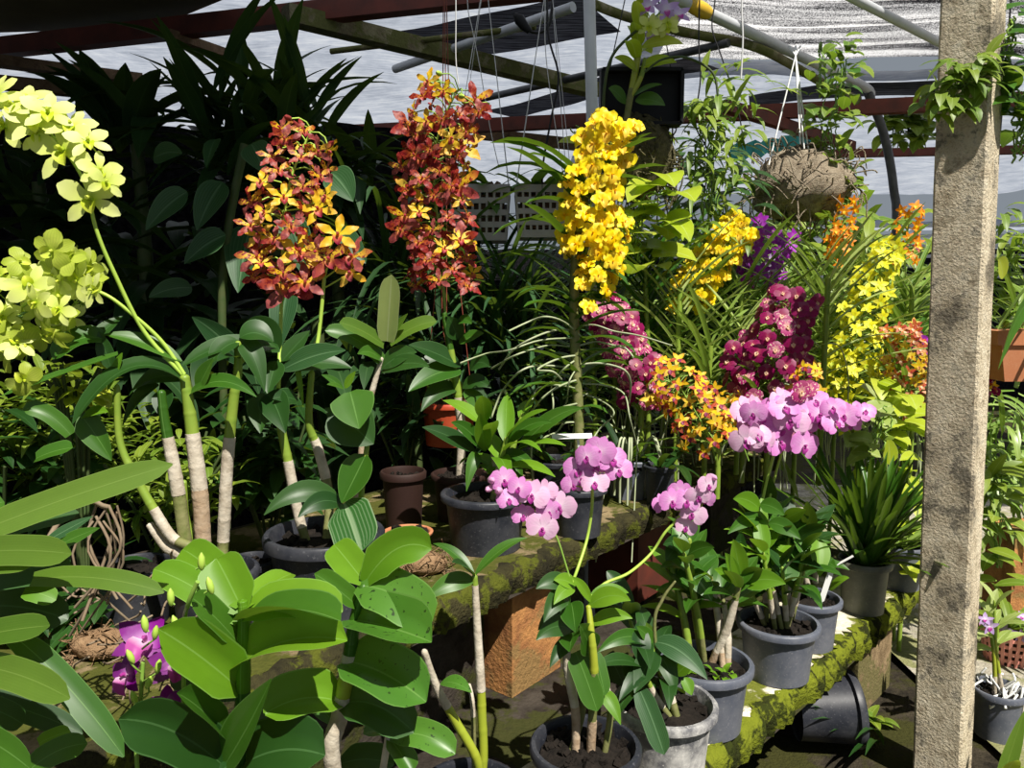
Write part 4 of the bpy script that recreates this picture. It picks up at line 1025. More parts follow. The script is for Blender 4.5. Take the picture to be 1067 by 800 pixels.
for x, y, w_, k in fq: bloom(fs, k, P(x, y, zf - .02 + ru(-.012, .012)), V(ru(-.5, .4), -1, ru(-.1, .45)), w_ / F * zf * 1.05)
spB_ = [P(596, 610, zA), P(590, 590, zA), P(581, 562, zf - .05), P(572, 548, zf - .05), P(555, 535, zf - .05), P(530, 515, zf - .05), P(510, 505, zf - .05)]
mb = MB(); mb.tube(smooth_path(spB_, 6), .0022, 6)
fq = [(555, 516, 36, 'palepink'), (583, 528, 36, 'palepink'), (565, 550, 36, 'palepink'), (525, 500, 30, 'pink'), (530, 520, 26, 'pink'), (545, 537, 26, 'pink'), (572, 533, 28, 'pink'), (520, 511, 22, 'pinkbud'), (512, 500, 20, 'pinkbud'), (510, 509, 18, 'pinkbud'), (568, 512, 28, 'palepink'), (541, 508, 26, 'pink')]
for x, y, w_, k in fq: mb.tube([P(x + 8, y + 8, zf - .05), P(x, y, zf - .06)], .0013, 4)
fs = mb.build('flower_spike', 'stem_green', rA)
for x, y, w_, k in fq: bloom(fs, k, P(x, y, zf - .07 + ru(-.012, .012)), V(ru(-.4, .4), -1, ru(-.1, .4)), w_ / F * (zf - .05) * 1.05, name='bud' if 'bud' in k else 'flower')
# second flower stem bending right
zB2 = zA + .12
mb = MB(); mb.tube(smooth_path([P(613, 625, zA), P(630, 608, zA + .03), P(655, 597, zA + .06), P(678, 577, zB2), P(692, 556, zB2), P(702, 545, zB2), P(715, 530, zB2), P(740, 500, zB2)], 6), .003, 6)
fq = [(700, 522, 30, 'pink'), (716, 522, 30, 'pink'), (728, 517, 28, 'palepink'), (722, 535, 30, 'palepink'), (738, 505, 24, 'palepink'), (690, 525, 24, 'pink'), (715, 549, 24, 'palepink'), (708, 512, 26, 'pink'), (742, 497, 18, 'pinkbud'), (735, 520, 22, 'pink')]
for x, y, w_, k in fq: mb.tube([P(x - 6, y + 10, zB2), P(x, y, zB2 - .01)], .0013, 4)
fs = mb.build('flower_spike', 'stem_lime', rA)
for x, y, w_, k in fq: bloom(fs, k, P(x, y, zB2 - .02 + ru(-.012, .012)), V(ru(-.5, .5), -1, ru(-.2, .4)), w_ / F * zB2 * 1.05, name='bud' if 'bud' in k else 'flower')

def shoots(rt, soil, z, specs, mat='leaf_mid', W=.04, L=.15, prof='lance', nleaf=7, start=.45, r=.008, mats=('cane_olive', 'cane_papery', 'cane_green'), cuts=(.3, .62), droop=1.2, rad=.05, **k):
    """canes that rise from the soil to given tips, each with its own tuft of leaves"""
    for i, (x, y, d) in enumerate(specs):
        tip = P(x, y, z + d); foot = soil + V(ru(-rad, rad), ru(-rad, rad), -.015)
        foot = foot.lerp(V(tip.x, tip.y, foot.z), .35) if (tip - foot).xy.length > .03 else foot
        # keep the foot inside the pot
        off = (foot - soil); off.z = 0
        if off.length > rad: foot = soil + off * (rad / off.length) - Z * .015
        mid = foot.lerp(tip, .5) + V(ru(-.01, .01), ru(-.01, .01), 0)
        _, p = cane(rt, [foot, mid, tip], r * ru(.85, 1.1), mats, cuts)
        if nleaf: shoot_leaves(rt, p, nleaf, L, W, RND.choice(mat) if isinstance(mat, (list, tuple)) else mat, start, droop, prof, **k)
# limed pot
r2, s2, _ = pot_at('potted_orchid', 'leafy orchid with deep green hanging leaves in the lime-splashed pale pot', 693, 730, .451, .16, 54, 'pot_limed')
z2 = G(693, 730, .61).y
shoots(r2, s2, z2, [(676, 668, 0), (655, 640, .08), (700, 700, .04), (668, 690, -.04)], 'leaf_deep', .042, .16, nleaf=5, start=.55, droop=1.8, rad=.06)
def LB(x0, y0, x1, y1, W, mat, arch=.2, prof='lance', d0=0., d1=0., up=V(0, -.75, .7), fold=.25, f=C9, **k):
    return lf(r2, P(*f(x0, y0), z2 + d0), P(*f(x1, y1), z2 + d1), W, mat, arch, prof, up, fold, **k)
LB(690, 530, 960, 720, .052, 'leaf_striped', .3, d1=-.08, fold=.15)
LB(700, 560, 590, 790, .052, 'leaf_deep', .1, d1=-.10, up=V(-.4, -1, .4))
LB(660, 530, 400, 585, .034, 'leaf_mid', .35, d1=-.06)
LB(620, 780, 740, 1100, .044, 'leaf_striped', .1, 'strap', d0=-.09, d1=-.15, up=V(-.2, -1, .4))
LB(720, 600, 800, 800, .04, 'leaf_deep', .35, d1=-.06)
LB(690, 540, 600, 450, .03, 'leaf_mid', .1, d1=-.02)
LB(680, 540, 650, 430, .03, 'leaf_olive', .0, d1=.0, up=CAMUP)
LB(560, 600, 590, 780, .05, 'leaf_deep', .1, d0=.0, d1=-.06, up=V(.3, -1, .4))
LB(800, 700, 890, 620, .03, BR, .1, d0=.0, d1=-.02, up=CAMUP)
LB(840, 710, 880, 800, .03, BR, .1, d0=.0, d1=-.02, up=CAMUP)
LB(450, 170, 600, 420, .04, 'leaf_deep', .2, d0=.1, d1=.06, up=V(.2, -1, .4))
LB(460, 600, 540, 760, .06, 'leaf_deep', .1, d0=.06, d1=.04, up=CAMUP)
cane(r2, [s2 - Z * .02, P(682, 655, z2), P(690, 625, z2), P(704, 605, z2)], .004, ('cane_olive', 'cane_olive'), (.5,))
# slate pot with scaly canes
r4, s4, _ = pot_at('potted_orchid', 'orchid with bare scaly grey canes in the slate pot behind the lime-splashed one', 735, 687, .451, .165, 49, 'pot_slate')
z4 = G(735, 687, .615).y
shoots(r4, s4, z4, [(752, 615, .05), (770, 610, .0), (740, 600, .06)], 'leaf_mid', .045, .14, nleaf=5, start=.75, r=.0095, mats=('cane_brown', 'cane_papery', 'cane_olive'), cuts=(.25, .8), droop=1.0, rad=.06)
shoots(r4, s4, z4, [(712, 575, -.02), (718, 560, .05), (700, 590, .06)], ['leaf_mid', 'leaf_bright'], .04, .13, nleaf=8, start=.5, r=.010, mats=('cane_olive', 'cane_green', 'cane_green'), cuts=(.3, .5), droop=1.0, rad=.05)
def C10(x, y): return 660 + x / 3.557, 500 + y / 3.557
for a in [(225, 360, 290, 450, .05, 'leaf_ribbed', .2), (190, 250, 110, 240, .04, 'leaf_deep', .2), (200, 280, 300, 250, .04, MD, .2), (180, 240, 120, 300, .05, 'leaf_deep', .2), (380, 380, 300, 330, .03, BR, .1), (400, 390, 565, 385, .05, BR, .25), (400, 380, 370, 220, .05, BR, .1), (390, 390, 340, 270, .035, BR, .1), (405, 385, 480, 330, .04, MD, .25)]:
    lf(r4, P(*C10(a[0], a[1]), z4 + .02), P(*C10(a[2], a[3]), z4 - .03), a[4], a[5], a[6], 'lance', V(0, -.8, .6))
mb = MB()
for i in range(16): grow(mb, s4 + V(ru(-.04, .06), ru(-.06, .0), 0), V(ru(-1, 1), ru(-1, .2), 1), .035, .02, 1.5, 'ovate', 4)
mb.build('seedling_leaves', 'leaf_bright', r4)
# round slate pot with many canes, big pink spray
r6, s6, _ = pot_at('pink_orchid', 'leafy orchid in the round slate pot at the bench edge, below the biggest pink spray', 811, 646, .451, .155, 42, 'pot_slate')
z6 = G(811, 646, .606).y
shoots(r6, s6, z6, [(790, 555, .0), (805, 545, .08), (822, 560, .04), (838, 575, .0), (780, 540, .08), (768, 590, -.02), (815, 590, -.03), (845, 555, .06), (800, 530, .1), (830, 545, .1), (795, 575, -.05)], ['leaf_mid', 'leaf_deep', 'leaf_bright'], .044, .17, nleaf=8, start=.5, r=.008, mats=('cane_olive', 'cane_papery', 'cane_green'), cuts=(.25, .45), droop=1.1, rad=.065)
for a in [(570, 300, 560, 390, .07, MD, .05), (690, 220, 690, 360, .055, BR, .12), (500, 160, 620, 220, .045, MD, .25), (560, 150, 640, 110, .04, BR, .1), (470, 110, 370, 70, .05, BR, .2), (480, 150, 350, 200, .04, MD, .3), (470, 90, 560, 130, .045, MD, .2), (600, 230, 720, 170, .04, 'leaf_deep', .2)]:
    lf(r6, P(*C10(a[0], a[1]), z6 + .02), P(*C10(a[2], a[3]), z6 - .04), a[4], a[5], a[6], 'lance', V(0, -.85, .5))
zs6 = z6 + .06
mb = MB(); mb.tube(smooth_path([P(790, 555, z6), P(795, 520, zs6), P(803, 485, zs6), P(812, 460, zs6), P(835, 440, zs6), P(870, 432, zs6), P(902, 428, zs6)], 6), .004, 6)
mb.tube(smooth_path([P(795, 560, z6), P(802, 520, zs6 + .02), P(812, 480, zs6 + .02), P(822, 455, zs6)], 6), .0035, 6)
Rq = random.Random(8); fq = []
for i in range(34):
    x = 772 + 88 * Rq.random() ** .8; fq.append((x, 438 + (x - 820) * -.05 + Rq.uniform(-28, 34) * (1 - abs(x - 818) / 100), Rq.uniform(28, 38), Rq.choice(['pink', 'pink', 'palepink'])))
fq += [(880, 433, 30, 'pink'), (893, 431, 30, 'pink'), (902, 428, 22, 'pink'), (870, 440, 30, 'pink'), (868, 425, 26, 'pink'), (886, 442, 24, 'pink'), (838, 464, 34, 'pink'), (780, 455, 30, 'palepink'), (776, 462, 26, 'pink'), (850, 418, 28, 'pink'), (835, 408, 24, 'magentawhite'), (843, 404, 20, 'magentawhite')]
for x, y, w_, k in fq: mb.tube([P((x + 830) / 2, 448, zs6), P(x, y, zs6 - .02)], .0014, 3, cap=False)
fs = mb.build('flower_spike', 'stem_lime', r6)
for x, y, w_, k in fq: bloom(fs, k, P(x, y, zs6 - .03 + Rq.uniform(-.05, .04)), V(Rq.uniform(-.6, .6), -1, Rq.uniform(-.1, .7)), w_ / F * zs6 * 1.05)
# small pot with white plant tag
r10, s10, _ = pot_at('potted_orchid', 'small orchid with a white tag in the pot behind the round slate one', 845, 621, .451, .15, 31, 'pot_slate')
z10 = G(845, 621, .60).y
shoots(r10, s10, z10, [(835, 560, .03), (850, 555, .06)], 'leaf_mid', .04, .14, nleaf=6, rad=.04)
lf(r10, P(865, 615, z10), P(885, 602, z10 - .03), .03, BR, .3, 'ovate')
mb = MB(); a, b = P(855, 628, z10 - .02), P(867, 592, z10 - .02); mb.beam(a, b, .018, .0015, up=V(0, 1, .2)); mb.beam(b + V(-.015, 0, -.005), P(889, 579, z10 - .03), .012, .0015, up=Z)
mb.build('plant_tag', 'white_plastic', r10, False)
# strap-leaved tuft in olive pot
r11, s11, _ = pot_at('strap_leaf_orchid', 'bushy orchid of narrow arching strap leaves in the olive grey pot', 901, 582, .451, .175, 27, 'pot_olive')
z11 = G(901, 582, .626).y
mb = MB()
for i in range(90):
    a = ru(0, 6.28); e = ru(1.1, 4.)
    grow(mb, s11 + V(ru(-.03, .03), ru(-.03, .03), -.01), V(math.cos(a) - .15, math.sin(a), e), ru(.28, .48), ru(.018, .027), ru(.4, 1.0), 'strap', 8, fold=.35)
mb.build('foliage', 'leaf_mid', r11)
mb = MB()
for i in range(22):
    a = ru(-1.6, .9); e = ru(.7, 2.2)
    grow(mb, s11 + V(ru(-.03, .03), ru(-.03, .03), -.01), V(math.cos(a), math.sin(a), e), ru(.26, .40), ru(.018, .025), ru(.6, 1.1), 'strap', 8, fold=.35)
mb.build('lit_foliage', 'leaf_olive', r11)  # sunward leaves in a lighter olive: sunlight put into their colour
r12, s12, _ = pot_at('potted_orchid', 'leafy orchid in the last dark pot on the low bench, next to the post', 940, 566, .451, .16, 24, 'pot_slate')
mb = MB()
for i in range(26):
    a = ru(0, 6.28); grow(mb, s12 + V(ru(-.02, .02), ru(-.02, .02), 0), V(math.cos(a), math.sin(a), ru(.6, 1.6)), ru(.2, .35), .022, ru(.8, 1.5), 'strap', 7)
mb.build('foliage', 'leaf_strap', r12)

# ================================================================== upper step
rU, sU, _ = pot_at('potted_orchid', 'leafy orchid in the big black pot on the upper mossy bench', 506, 512, .831, .15, 47, 'pot_black')
zU = G(506, 512, .98).y
shoots(rU, sU, zU, [(505, 440, .0), (545, 430, .05), (528, 455, -.04)], ['leaf_mid', 'leaf_bright'], .046, .2, nleaf=6, start=.4, r=.009, droop=1.3, rad=.06)
for a in [(540, 470, 608, 425, .045, MD, .25), (520, 470, 575, 440, .04, MD, .3), (505, 470, 470, 440, .04, MD, .25), (500, 475, 486, 512, .035, MD, .6), (515, 480, 560, 490, .04, MD, .4), (505, 470, 500, 430, .045, BR, .1), (530, 480, 545, 505, .03, MD, .5), (495, 470, 440, 445, .05, 'leaf_deep', .1)]:
    lf(rU, P(a[0], a[1], zU), P(a[2], a[3], zU - .06), a[4], a[5], a[6], 'lance', V(0, -.7, .75))
rV, sV, _ = pot_at('yellow_orchid', 'tall yellow-flowered orchid with pale air roots, in a small black pot behind pink flowers', 603, 505, .831, .14, 30, 'pot_black', cat='orchid')
zV = G(603, 505, .97).y
# tall climbing stem with yellow flowers and pale air roots
V1 = [sV - Z * .03, P(603, 480, zV), P(603, 440, zV), P(601, 390, zV), P(598, 330, zV), P(600, 270, zV), P(607, 215, zV), P(612, 195, zV)]
mb = MB(); p1 = smooth_path(V1, 10); mb.tube(p1, lambda t: .016 * (1 - .25 * t), 8); mb.build('stem', 'cane_olive', rV)
mb = MB()
for i in range(46):
    t = .38 + .62 * i / 45; q = t * (len(p1) - 1); p = p1[min(int(q), len(p1) - 1)]
    a = (0 if i % 2 else math.pi) + ru(-.7, .7)
    grow(mb, p, V(math.cos(a), math.sin(a), .4 + 1.1 * t), ru(.12, .25) * (.7 + .6 * t), .036, ru(.6, 1.8), 'strap', 7, fold=.35)
for i in range(16):
    t = .12 + .3 * i / 15; p = p1[int(t * (len(p1) - 1))]; a = (0 if i % 2 else math.pi) + ru(-.7, .7)
    grow(mb, p, V(math.cos(a), math.sin(a), .7), ru(.05, .1), .03, 1.2, 'oblong', 5, fold=.3)
mb.build('foliage', 'leaf_mid', rV)
RT = [((600, 345), (560, 350), (520, 385)), ((600, 362), (552, 365), (512, 384)), ((602, 385), (545, 385), (512, 435)), ((602, 405), (560, 405), (540, 440)), ((600, 352), (530, 365), (480, 378)), ((603, 370), (560, 385), (585, 395)), ((602, 440), (580, 450), (560, 470)), ((604, 380), (650, 385), (655, 420)), ((604, 400), (650, 410), (665, 470)), ((604, 360), (640, 360), (660, 372)), ((605, 350), (570, 330), (530, 345)), ((605, 410), (640, 430), (610, 470)), ((603, 420), (560, 440), (555, 500)), ((604, 340), (640, 345), (700, 360)), ((604, 395), (560, 420), (545, 460)), ((600, 375), (575, 400), (572, 450)), ((600, 385), (590, 420), (560, 450))]
mb = MB()
for i, (a, b, c) in enumerate(RT):
    q = [P(*a, zV), P((a[0] + b[0]) / 2 + ru(-3, 3), (a[1] + b[1]) / 2 - 4, zV - .03 + ru(-.06, .06)), P(*b, zV - .05 + ru(-.1, .1)), P((b[0] + c[0]) / 2 + ru(-5, 5), (b[1] + c[1]) / 2 - 3, zV + ru(-.15, .1)), P(*c, zV + ru(-.15, .15))]
    mb.tube(smooth_path(q, 5), ru(.0022, .0032), 5)
mb.build('aerial_roots', 'aerial_root', rV)
spike(rV, [P(607, 290, zV), P(612, 255, zV - .02), P(616, 210, zV - .03), P(626, 165, zV - .03), P(640, 128, zV - .03)], 66, 'yellow', .066, .072, .18, .9, sr=.004, taper=.2, jit=.7)
spike(rV, [P(604, 320, zV), P(622, 290, zV - .04), P(630, 265, zV - .04), P(642, 225, zV - .04)], 28, 'yellow', .056, .058, .15, .9, sr=.004, taper=.2, jit=.7)
mb = MB(); mb.beam(P(575, 455, zV - .12), P(617, 454, zV - .12), .022, .0015, up=V(0, -.5, 1)); mb.beam(P(602, 456, zV - .12), P(608, 505, zV - .1), .006, .003, up=Y)
mb.build('plant_tag', 'white_plastic', rV, False)
for px, py, rp_, hx, lab, nm in ((657, 477, 27, True, 'angular grey plastic pot at the front of the upper bench, trailing pale roots', 'h'), (688, 484, 17, False, 'small dark pot right behind the angular grey one', 'p'), (578, 478, 26, False, 'black pot in shade behind the small black one on the upper bench', 'p2')):
    t, s, rr_ = pot_at('potted_orchid', lab, px, py, .831, .13, rp_, 'pot_slate' if hx else 'pot_black', hexa=hx)
    zz = s.y; mb = MB()
    for i in range(15 if hx else 8):
        a = ru(0, 6.28); grow(mb, s + V(ru(-.03, .03), ru(-.03, .03), 0), V(math.cos(a), math.sin(a), ru(.5, 1.6)), ru(.15, .3), .026, ru(.8, 1.6), 'strap', 7)
    mb.build('foliage', 'leaf_mid' if hx else 'leaf_deep', t)
    if hx:
        mb = MB()
        for i in range(11):
            a = ru(-3, 0); o = V(math.cos(a), math.sin(a), 0); top = s + o * .03 + Z * .0
            mb.tube(smooth_path([top, top + o * .05 + Z * .10, top + o * .09 + Z * .02, top + o * ru(.08, .12) - Z * ru(.05, .12)], 5), .004, 5)
        mb.build('aerial_roots', 'aerial_root', t)

# ================================================================== strap-leaved vandas with dense spikes
def vanda(label, x, y0, y1, z, n, L, W, mat='leaf_strap', spikes=(), lean=0, foot=None, roots=10, droop=1.0, name='vanda_orchid', hang=None, base_z=None):
    """x: pixel column, y0 top and y1 foot of the leafy stem at distance z"""
    t = P(x + lean, y0, z); f = P(x, y1, z)
    if base_z is None: base_z = f.z
    b = V(f.x, f.y, base_z)
    rt = root(name, label, 'orchid', b)
    p = smooth_path([b, f, f.lerp(t, .5), t], 8)
    mb = MB(); mb.tube(p, .010, 7); mb.build('stem', 'cane_green', rt)
    mb = MB(); az = ru(-.5, .5)
    n = int(n * 1.5)
    for i in range(n):
        q = (i / max(1, n - 1)) ** .9; c = f.lerp(t, q); a = az + (i % 2) * math.pi + ru(-.75, .75)
        grow(mb, c, V(math.cos(a), math.sin(a), .65 + 1.1 * q + ru(-.2, .3)), L * ru(.8, 1.1) * (1 - .2 * q), W, droop * ru(.35, .95), 'strap', 8, fold=.45)
    mb.build('foliage', mat, rt)
    if roots:
        mb = MB()
        if z < 3 and not spikes: roots = 4
        for i in range(roots):
            c = f.lerp(t, ru(0, .35)); a = ru(0, 6.28); o = V(math.cos(a), math.sin(a), 0); l = ru(.15, .4)
            mb.tube(smooth_path([c, c + o * l * .3 - Z * l * .05, c + o * l * .5 - Z * l * .5, c + o * l * ru(.4, .7) - Z * l], 5), ru(.0022, .0032), 5)
        mb.build('aerial_roots', 'aerial_root', rt)
    for sp in spikes: spike(rt, [P(a, b_, z + d) for a, b_, d in sp[0]], *sp[1:-1], **sp[-1])
    return rt
K = dict
Fm = dict(bias=.9, jit=.6, taper=.15)
bz = .831
vanda('magenta and white spotted orchid spike, drooping left over the air roots', 668, 400, 465, 2.56, 8, .25, .022, spikes=[([(668, 440, 0), (668, 400, -.02), (655, 365, -.05), (640, 335, -.06), (626, 318, -.06)], 70, ['magentawhite', 'magenta', 'magentawhite'], .056, .07, .12, K(sr=.004, **Fm))], base_z=bz, roots=2)
vanda('rust-red and gold orchid cluster low beside the magenta and white one', 748, 440, 480, 2.5, 6, .2, .02, spikes=[([(746, 480, 0), (738, 455, -.03), (722, 425, -.05), (705, 402, -.06), (680, 392, -.06)], 55, ['rust', 'rust', 'gold'], .055, .085, .2, K(sr=.004, **Fm)), ([(735, 470, .02), (728, 440, 0), (732, 410, 0), (740, 396, 0)], 10, ['rust'], .05, .04, .3, K(sr=.003, **Fm)), ([(780, 480, .0), (770, 455, -.02), (760, 440, -.02), (742, 440, -.02)], 12, ['rust', 'gold'], .055, .04, .4, K(sr=.003, **Fm))], base_z=bz, roots=0)
vanda('big deep magenta orchid spray with gold flowers at its foot', 800, 400, 455, 2.6, 10, .3, .022, spikes=[([(800, 455, 0), (802, 420, -.03), (805, 380, -.05), (812, 345, -.06), (828, 308, -.05)], 95, ['magenta', 'magenta', 'magentawhite'], .062, .135, .05, K(sr=.005, bias=.9, jit=.6, taper=.45)), ([(790, 455, .05), (778, 420, 0), (772, 390, -.03), (770, 360, -.03)], 26, ['magenta'], .06, .055, .1, K(sr=.004, **Fm)), ([(838, 455, .02), (840, 425, -.1), (838, 400, -.13), (838, 380, -.13)], 20, ['gold', 'gold', 'rust'], .05, .05, .3, K(sr=.004, **Fm)), ([(760, 460, .0), (757, 430, -.08), (762, 410, -.1)], 12, ['gold', 'rust'], .05, .04, .3, K(sr=.004, **Fm))], base_z=bz, roots=3)
vanda('bright yellow orchid spike slanting right above green strap leaves', 706, 330, 420, 2.9, 16, .45, .026, 'leaf_strap', spikes=[([(712, 330, 0), (720, 305, -.05), (738, 280, -.06), (757, 255, -.06), (774, 236, -.06)], 66, ['yellow'], .058, .072, .12, K(sr=.004, **Fm))], base_z=bz, lean=4)
vanda('strap-leaved orchid without flowers left of the slanting yellow spike', 676, 275, 400, 2.8, 22, .4, .03, 'leaf_mid', base_z=bz, lean=-4)
vanda('pale strap-leaved orchid under the violet flowers', 770, 300, 400, 2.85, 20, .42, .022, 'leaf_strap', base_z=bz, lean=3, spikes=[([(780, 320, .1), (790, 290, .1), (800, 265, .1), (812, 240, .1)], 26, ['violet'], .075, .085, .2, K(sr=.004, **Fm)), ([(790, 320, .1), (802, 290, .1), (808, 272, .1)], 6, ['lilac'], .05, .03, .4, K(sr=.003, **Fm))])
vanda('tall pale-leaved orchid fan in full sun right of the violet flowers', 852, 300, 420, 3.12, 22, .5, .022, 'leaf_pale', base_z=bz, lean=8, droop=.8)
vanda('greenish-yellow orchid with a long dense leaning spike beside the post', 890, 380, 440, 3.0, 8, .3, .022, 'leaf_strap', base_z=bz, spikes=[([(890, 440, 0), (886, 400, -.04), (892, 350, -.05), (908, 300, -.05), (930, 256, -.05)], 98, ['lemon'], .070, .12, .08, K(sr=.005, bias=.9, jit=.7, taper=.6)), ([(875, 430, 0), (872, 395, -.05), (878, 365, -.05)], 40, ['lemon'], .062, .055, .05, K(sr=.004, **Fm))])
vanda('peach and rust speckled orchid spike pressed against the concrete post', 945, 400, 440, 2.85, 8, .3, .022, 'leaf_strap', base_z=bz, spikes=[([(944, 430, 0), (944, 400, -.03), (945, 370, -.04), (940, 338, -.04)], 80, ['peach', 'peach', 'gold'], .052, .085, .1, K(sr=.005, bias=.9, jit=.7, taper=.4)), ([(962, 400, .0), (962, 380, .0), (961, 350, .0)], 8, ['violet'], .06, .03, .2, K(sr=.003, **Fm))])
vanda('strap-leaved orchid with two orange sprays beneath the hanging clump', 905, 290, 380, 3.3, 20, .5, .024, 'leaf_strap', base_z=bz, spikes=[([(872, 290, 0), (875, 260, -.04), (878, 235, -.05), (884, 208, -.05)], 28, ['orange'], .055, .05, .2, K(sr=.004, **Fm)), ([(880, 280, 0), (874, 255, -.04), (866, 238, -.05)], 10, ['orange'], .05, .035, .3, K(sr=.003, **Fm))])
vanda('strap-leaved orchid with an orange spike close to the post', 945, 300, 380, 3.25, 16, .45, .024, 'leaf_strap', base_z=bz, spikes=[([(944, 290, 0), (943, 265, -.04), (946, 240, -.05), (950, 215, -.05)], 26, ['orange', 'orange', 'rust'], .055, .05, .2, K(sr=.004, **Fm))])
# more strap-leaved plants filling the rows behind
fill = [(858, 290, 390, 2.68, 11, .42, .016, 'leaf_pale', 'open pale strap-leaved fan in full sun between magenta spray and greenish-yellow spike'),
        (620, 330, 440, 2.85, 14, .36, .022, 'leaf_strap', 'strap-leaved orchid right behind the magenta and white spike and the tall stem'),
        (705, 300, 420, 2.75, 18, .42, .02, 'leaf_pale', 'pale strap-leaved orchid left below the slanting yellow spike'),
        (775, 340, 430, 2.72, 16, .40, .02, 'leaf_pale', 'pale strap-leaved orchid between slanting yellow spike and magenta spray'),
        (895, 310, 430, 3.4, 20, .46, .02, 'leaf_pale', 'pale strap-leaved orchid behind the long greenish-yellow spike'),
        (945, 300, 420, 3.2, 16, .42, .02, 'leaf_pale', 'pale strap-leaved orchid touching the post above the peach spike'),
        (640, 300, 430, 3.0, 18, .42, .03, 'leaf_mid', 'dark green strap-leaved orchid behind the yellow-flowered stem'),
        (735, 360, 440, 2.7, 14, .34, .022, 'leaf_strap', 'strap-leaved orchid between the rust cluster and the magenta spray'),
        (690, 360, 450, 3.1, 18, .4, .024, 'leaf_mid', 'shaded strap-leaved orchid behind the magenta and white spike'),
        (830, 310, 420, 3.2, 22, .5, .024, 'leaf_pale', 'yellowish strap-leaved orchid behind the magenta spray'),
        (800, 330, 430, 3.1, 16, .42, .022, 'leaf_strap', 'strap-leaved orchid just behind the top of the magenta spray'),
        (925, 330, 430, 3.35, 20, .45, .022, 'leaf_strap', 'strap-leaved orchid behind the greenish-yellow spike'),
        (950, 360, 450, 3.1, 14, .35, .024, 'leaf_mid', 'strap-leaved orchid in the gap between yellow spike and post'),
        (755, 330, 430, 3.4, 20, .5, .024, 'leaf_mid', 'deep green strap-leaved orchid in the back row below the slanting yellow spike'),
        (870, 340, 430, 3.5, 20, .5, .024, 'leaf_strap', 'strap-leaved orchid in the back row behind the pale fan'),
        (655, 250, 400, 3.5, 20, .5, .03, 'leaf_lime', 'lime-green strap-leaved orchid in the back row near the white pole'),
        (720, 250, 380, 3.6, 20, .5, .026, 'leaf_mid', 'strap-leaved orchid in the back row below the black hanging tray')]
for x, y0, y1, z, n, L, W, m, lab in fill: vanda(lab, x, y0, y1, z, n, L, W, m, base_z=bz if z < 3.0 else 0.0, lean=ru(-6, 6))

# ================================================================== hanging things
def lattice_basket(rt, c, ra, rb, h, mat, rows=4, cols=9, holes=True):
    """square-hole plastic basket, open lattice, tapering"""
    mb = MB(); half = lambda k: ra + (rb - ra) * k
    for s in range(4):
        n = [V(0, -1, 0), V(1, 0, 0), V(0, 1, 0), V(-1, 0, 0)][s]; t = V(-n.y, n.x, 0)
        for k in range(rows + 1):
            w = half(k / rows); z = h * k / rows
            mb.box(c + n * w + Z * z, w, .003, h / rows * (.24 if k not in (0, rows) else .34), t, n, Z)
        for j in range(cols + 1):
            u = -1 + 2 * j / cols
            a = c + n * ra + t * (u * ra); b = c + n * rb + t * (u * rb) + Z * h
            mb.beam(a, b, .0032 if False else rb / cols * .62, .005, up=n)
    mb.box(c, ra, ra, .004)
    mb.build('basket', mat, rt, False)
def round_basket(rt, c, ra, rb, h, mat, rows=5, cols=24):
    mb = MB()
    ring = lambda k, dz: [c + V((ra + (rb - ra) * k) * math.cos(2 * math.pi * i / cols), (ra + (rb - ra) * k) * math.sin(2 * math.pi * i / cols), h * k + dz) for i in range(cols)]
    for k in range(rows + 1):
        q = h / rows * .24; mb.grid([ring(k / rows, -q), ring(k / rows, q)], 0, .5, True)
    for i in range(cols):
        a = 2 * math.pi * i / cols; o = V(math.cos(a), math.sin(a), 0)
        mb.beam(c + o * ra, c + o * rb + Z * h, .012, .004, up=o)
    mb.fan(ring(0, 0)[::-1], 0)
    mb.build('basket', mat, rt, False)
for (x0, x1, yt, yb, lab, gz_) in ((469, 531, 196, 246, 'left of the two hanging grey lattice baskets with bare leaves', 2.95), (537, 596, 196, 243, 'right of the two hanging grey lattice baskets, next to the white pole', 2.9)):
    a = P(x0, yt, gz_); b = P(x1, yt, gz_); c = P((x0 + x1) / 2, yb, gz_); w2 = (b - a).length / 2; hh = a.z - c.z
    cb = V(c.x, gz_ + w2, c.z)
    rt = root('hanging_basket', lab, 'basket', cb)
    lattice_basket(rt, cb, w2 * .88, w2, hh, 'basket_grey', 4, 8)
    mb = MB(); tp = cb + Z * hh
    mb.box(cb + Z * hh * .5, w2 * .82, w2 * .82, hh * .38); 
    for i in range(20): d = rdir(); mb.box(tp + V(ru(-.8, .8) * w2, ru(-.8, .8) * w2, ru(-.015, .01)), .018, .012, .009, d, d.orthogonal().normalized(), d.cross(d.orthogonal().normalized()))
    mb.build('bark_filling', 'bark_chip', rt, False)
    mb = MB()
    for i in range(13):
        a_ = ru(0, 6.28); grow(mb, tp + V(ru(-.6, .6) * w2, ru(-.6, .6) * w2, 0), V(math.cos(a_), math.sin(a_) - .2, ru(.25, 1.3)), ru(.14, .24), .045, ru(.5, 1.4), 'oblong', 7, fold=.3)
    mb.build('foliage', 'leaf_mid', rt)
    mb = MB(); top = V(cb.x + .02, cb.y, 2.72)
    for sx, sy in ((-1, -1), (1, -1), (1, 1), (-1, 1)): mb.tube([tp + V(sx * w2, sy * w2, 0), top], .0016, 4)
    mb.build('hanger_wire', 'wire', rt)
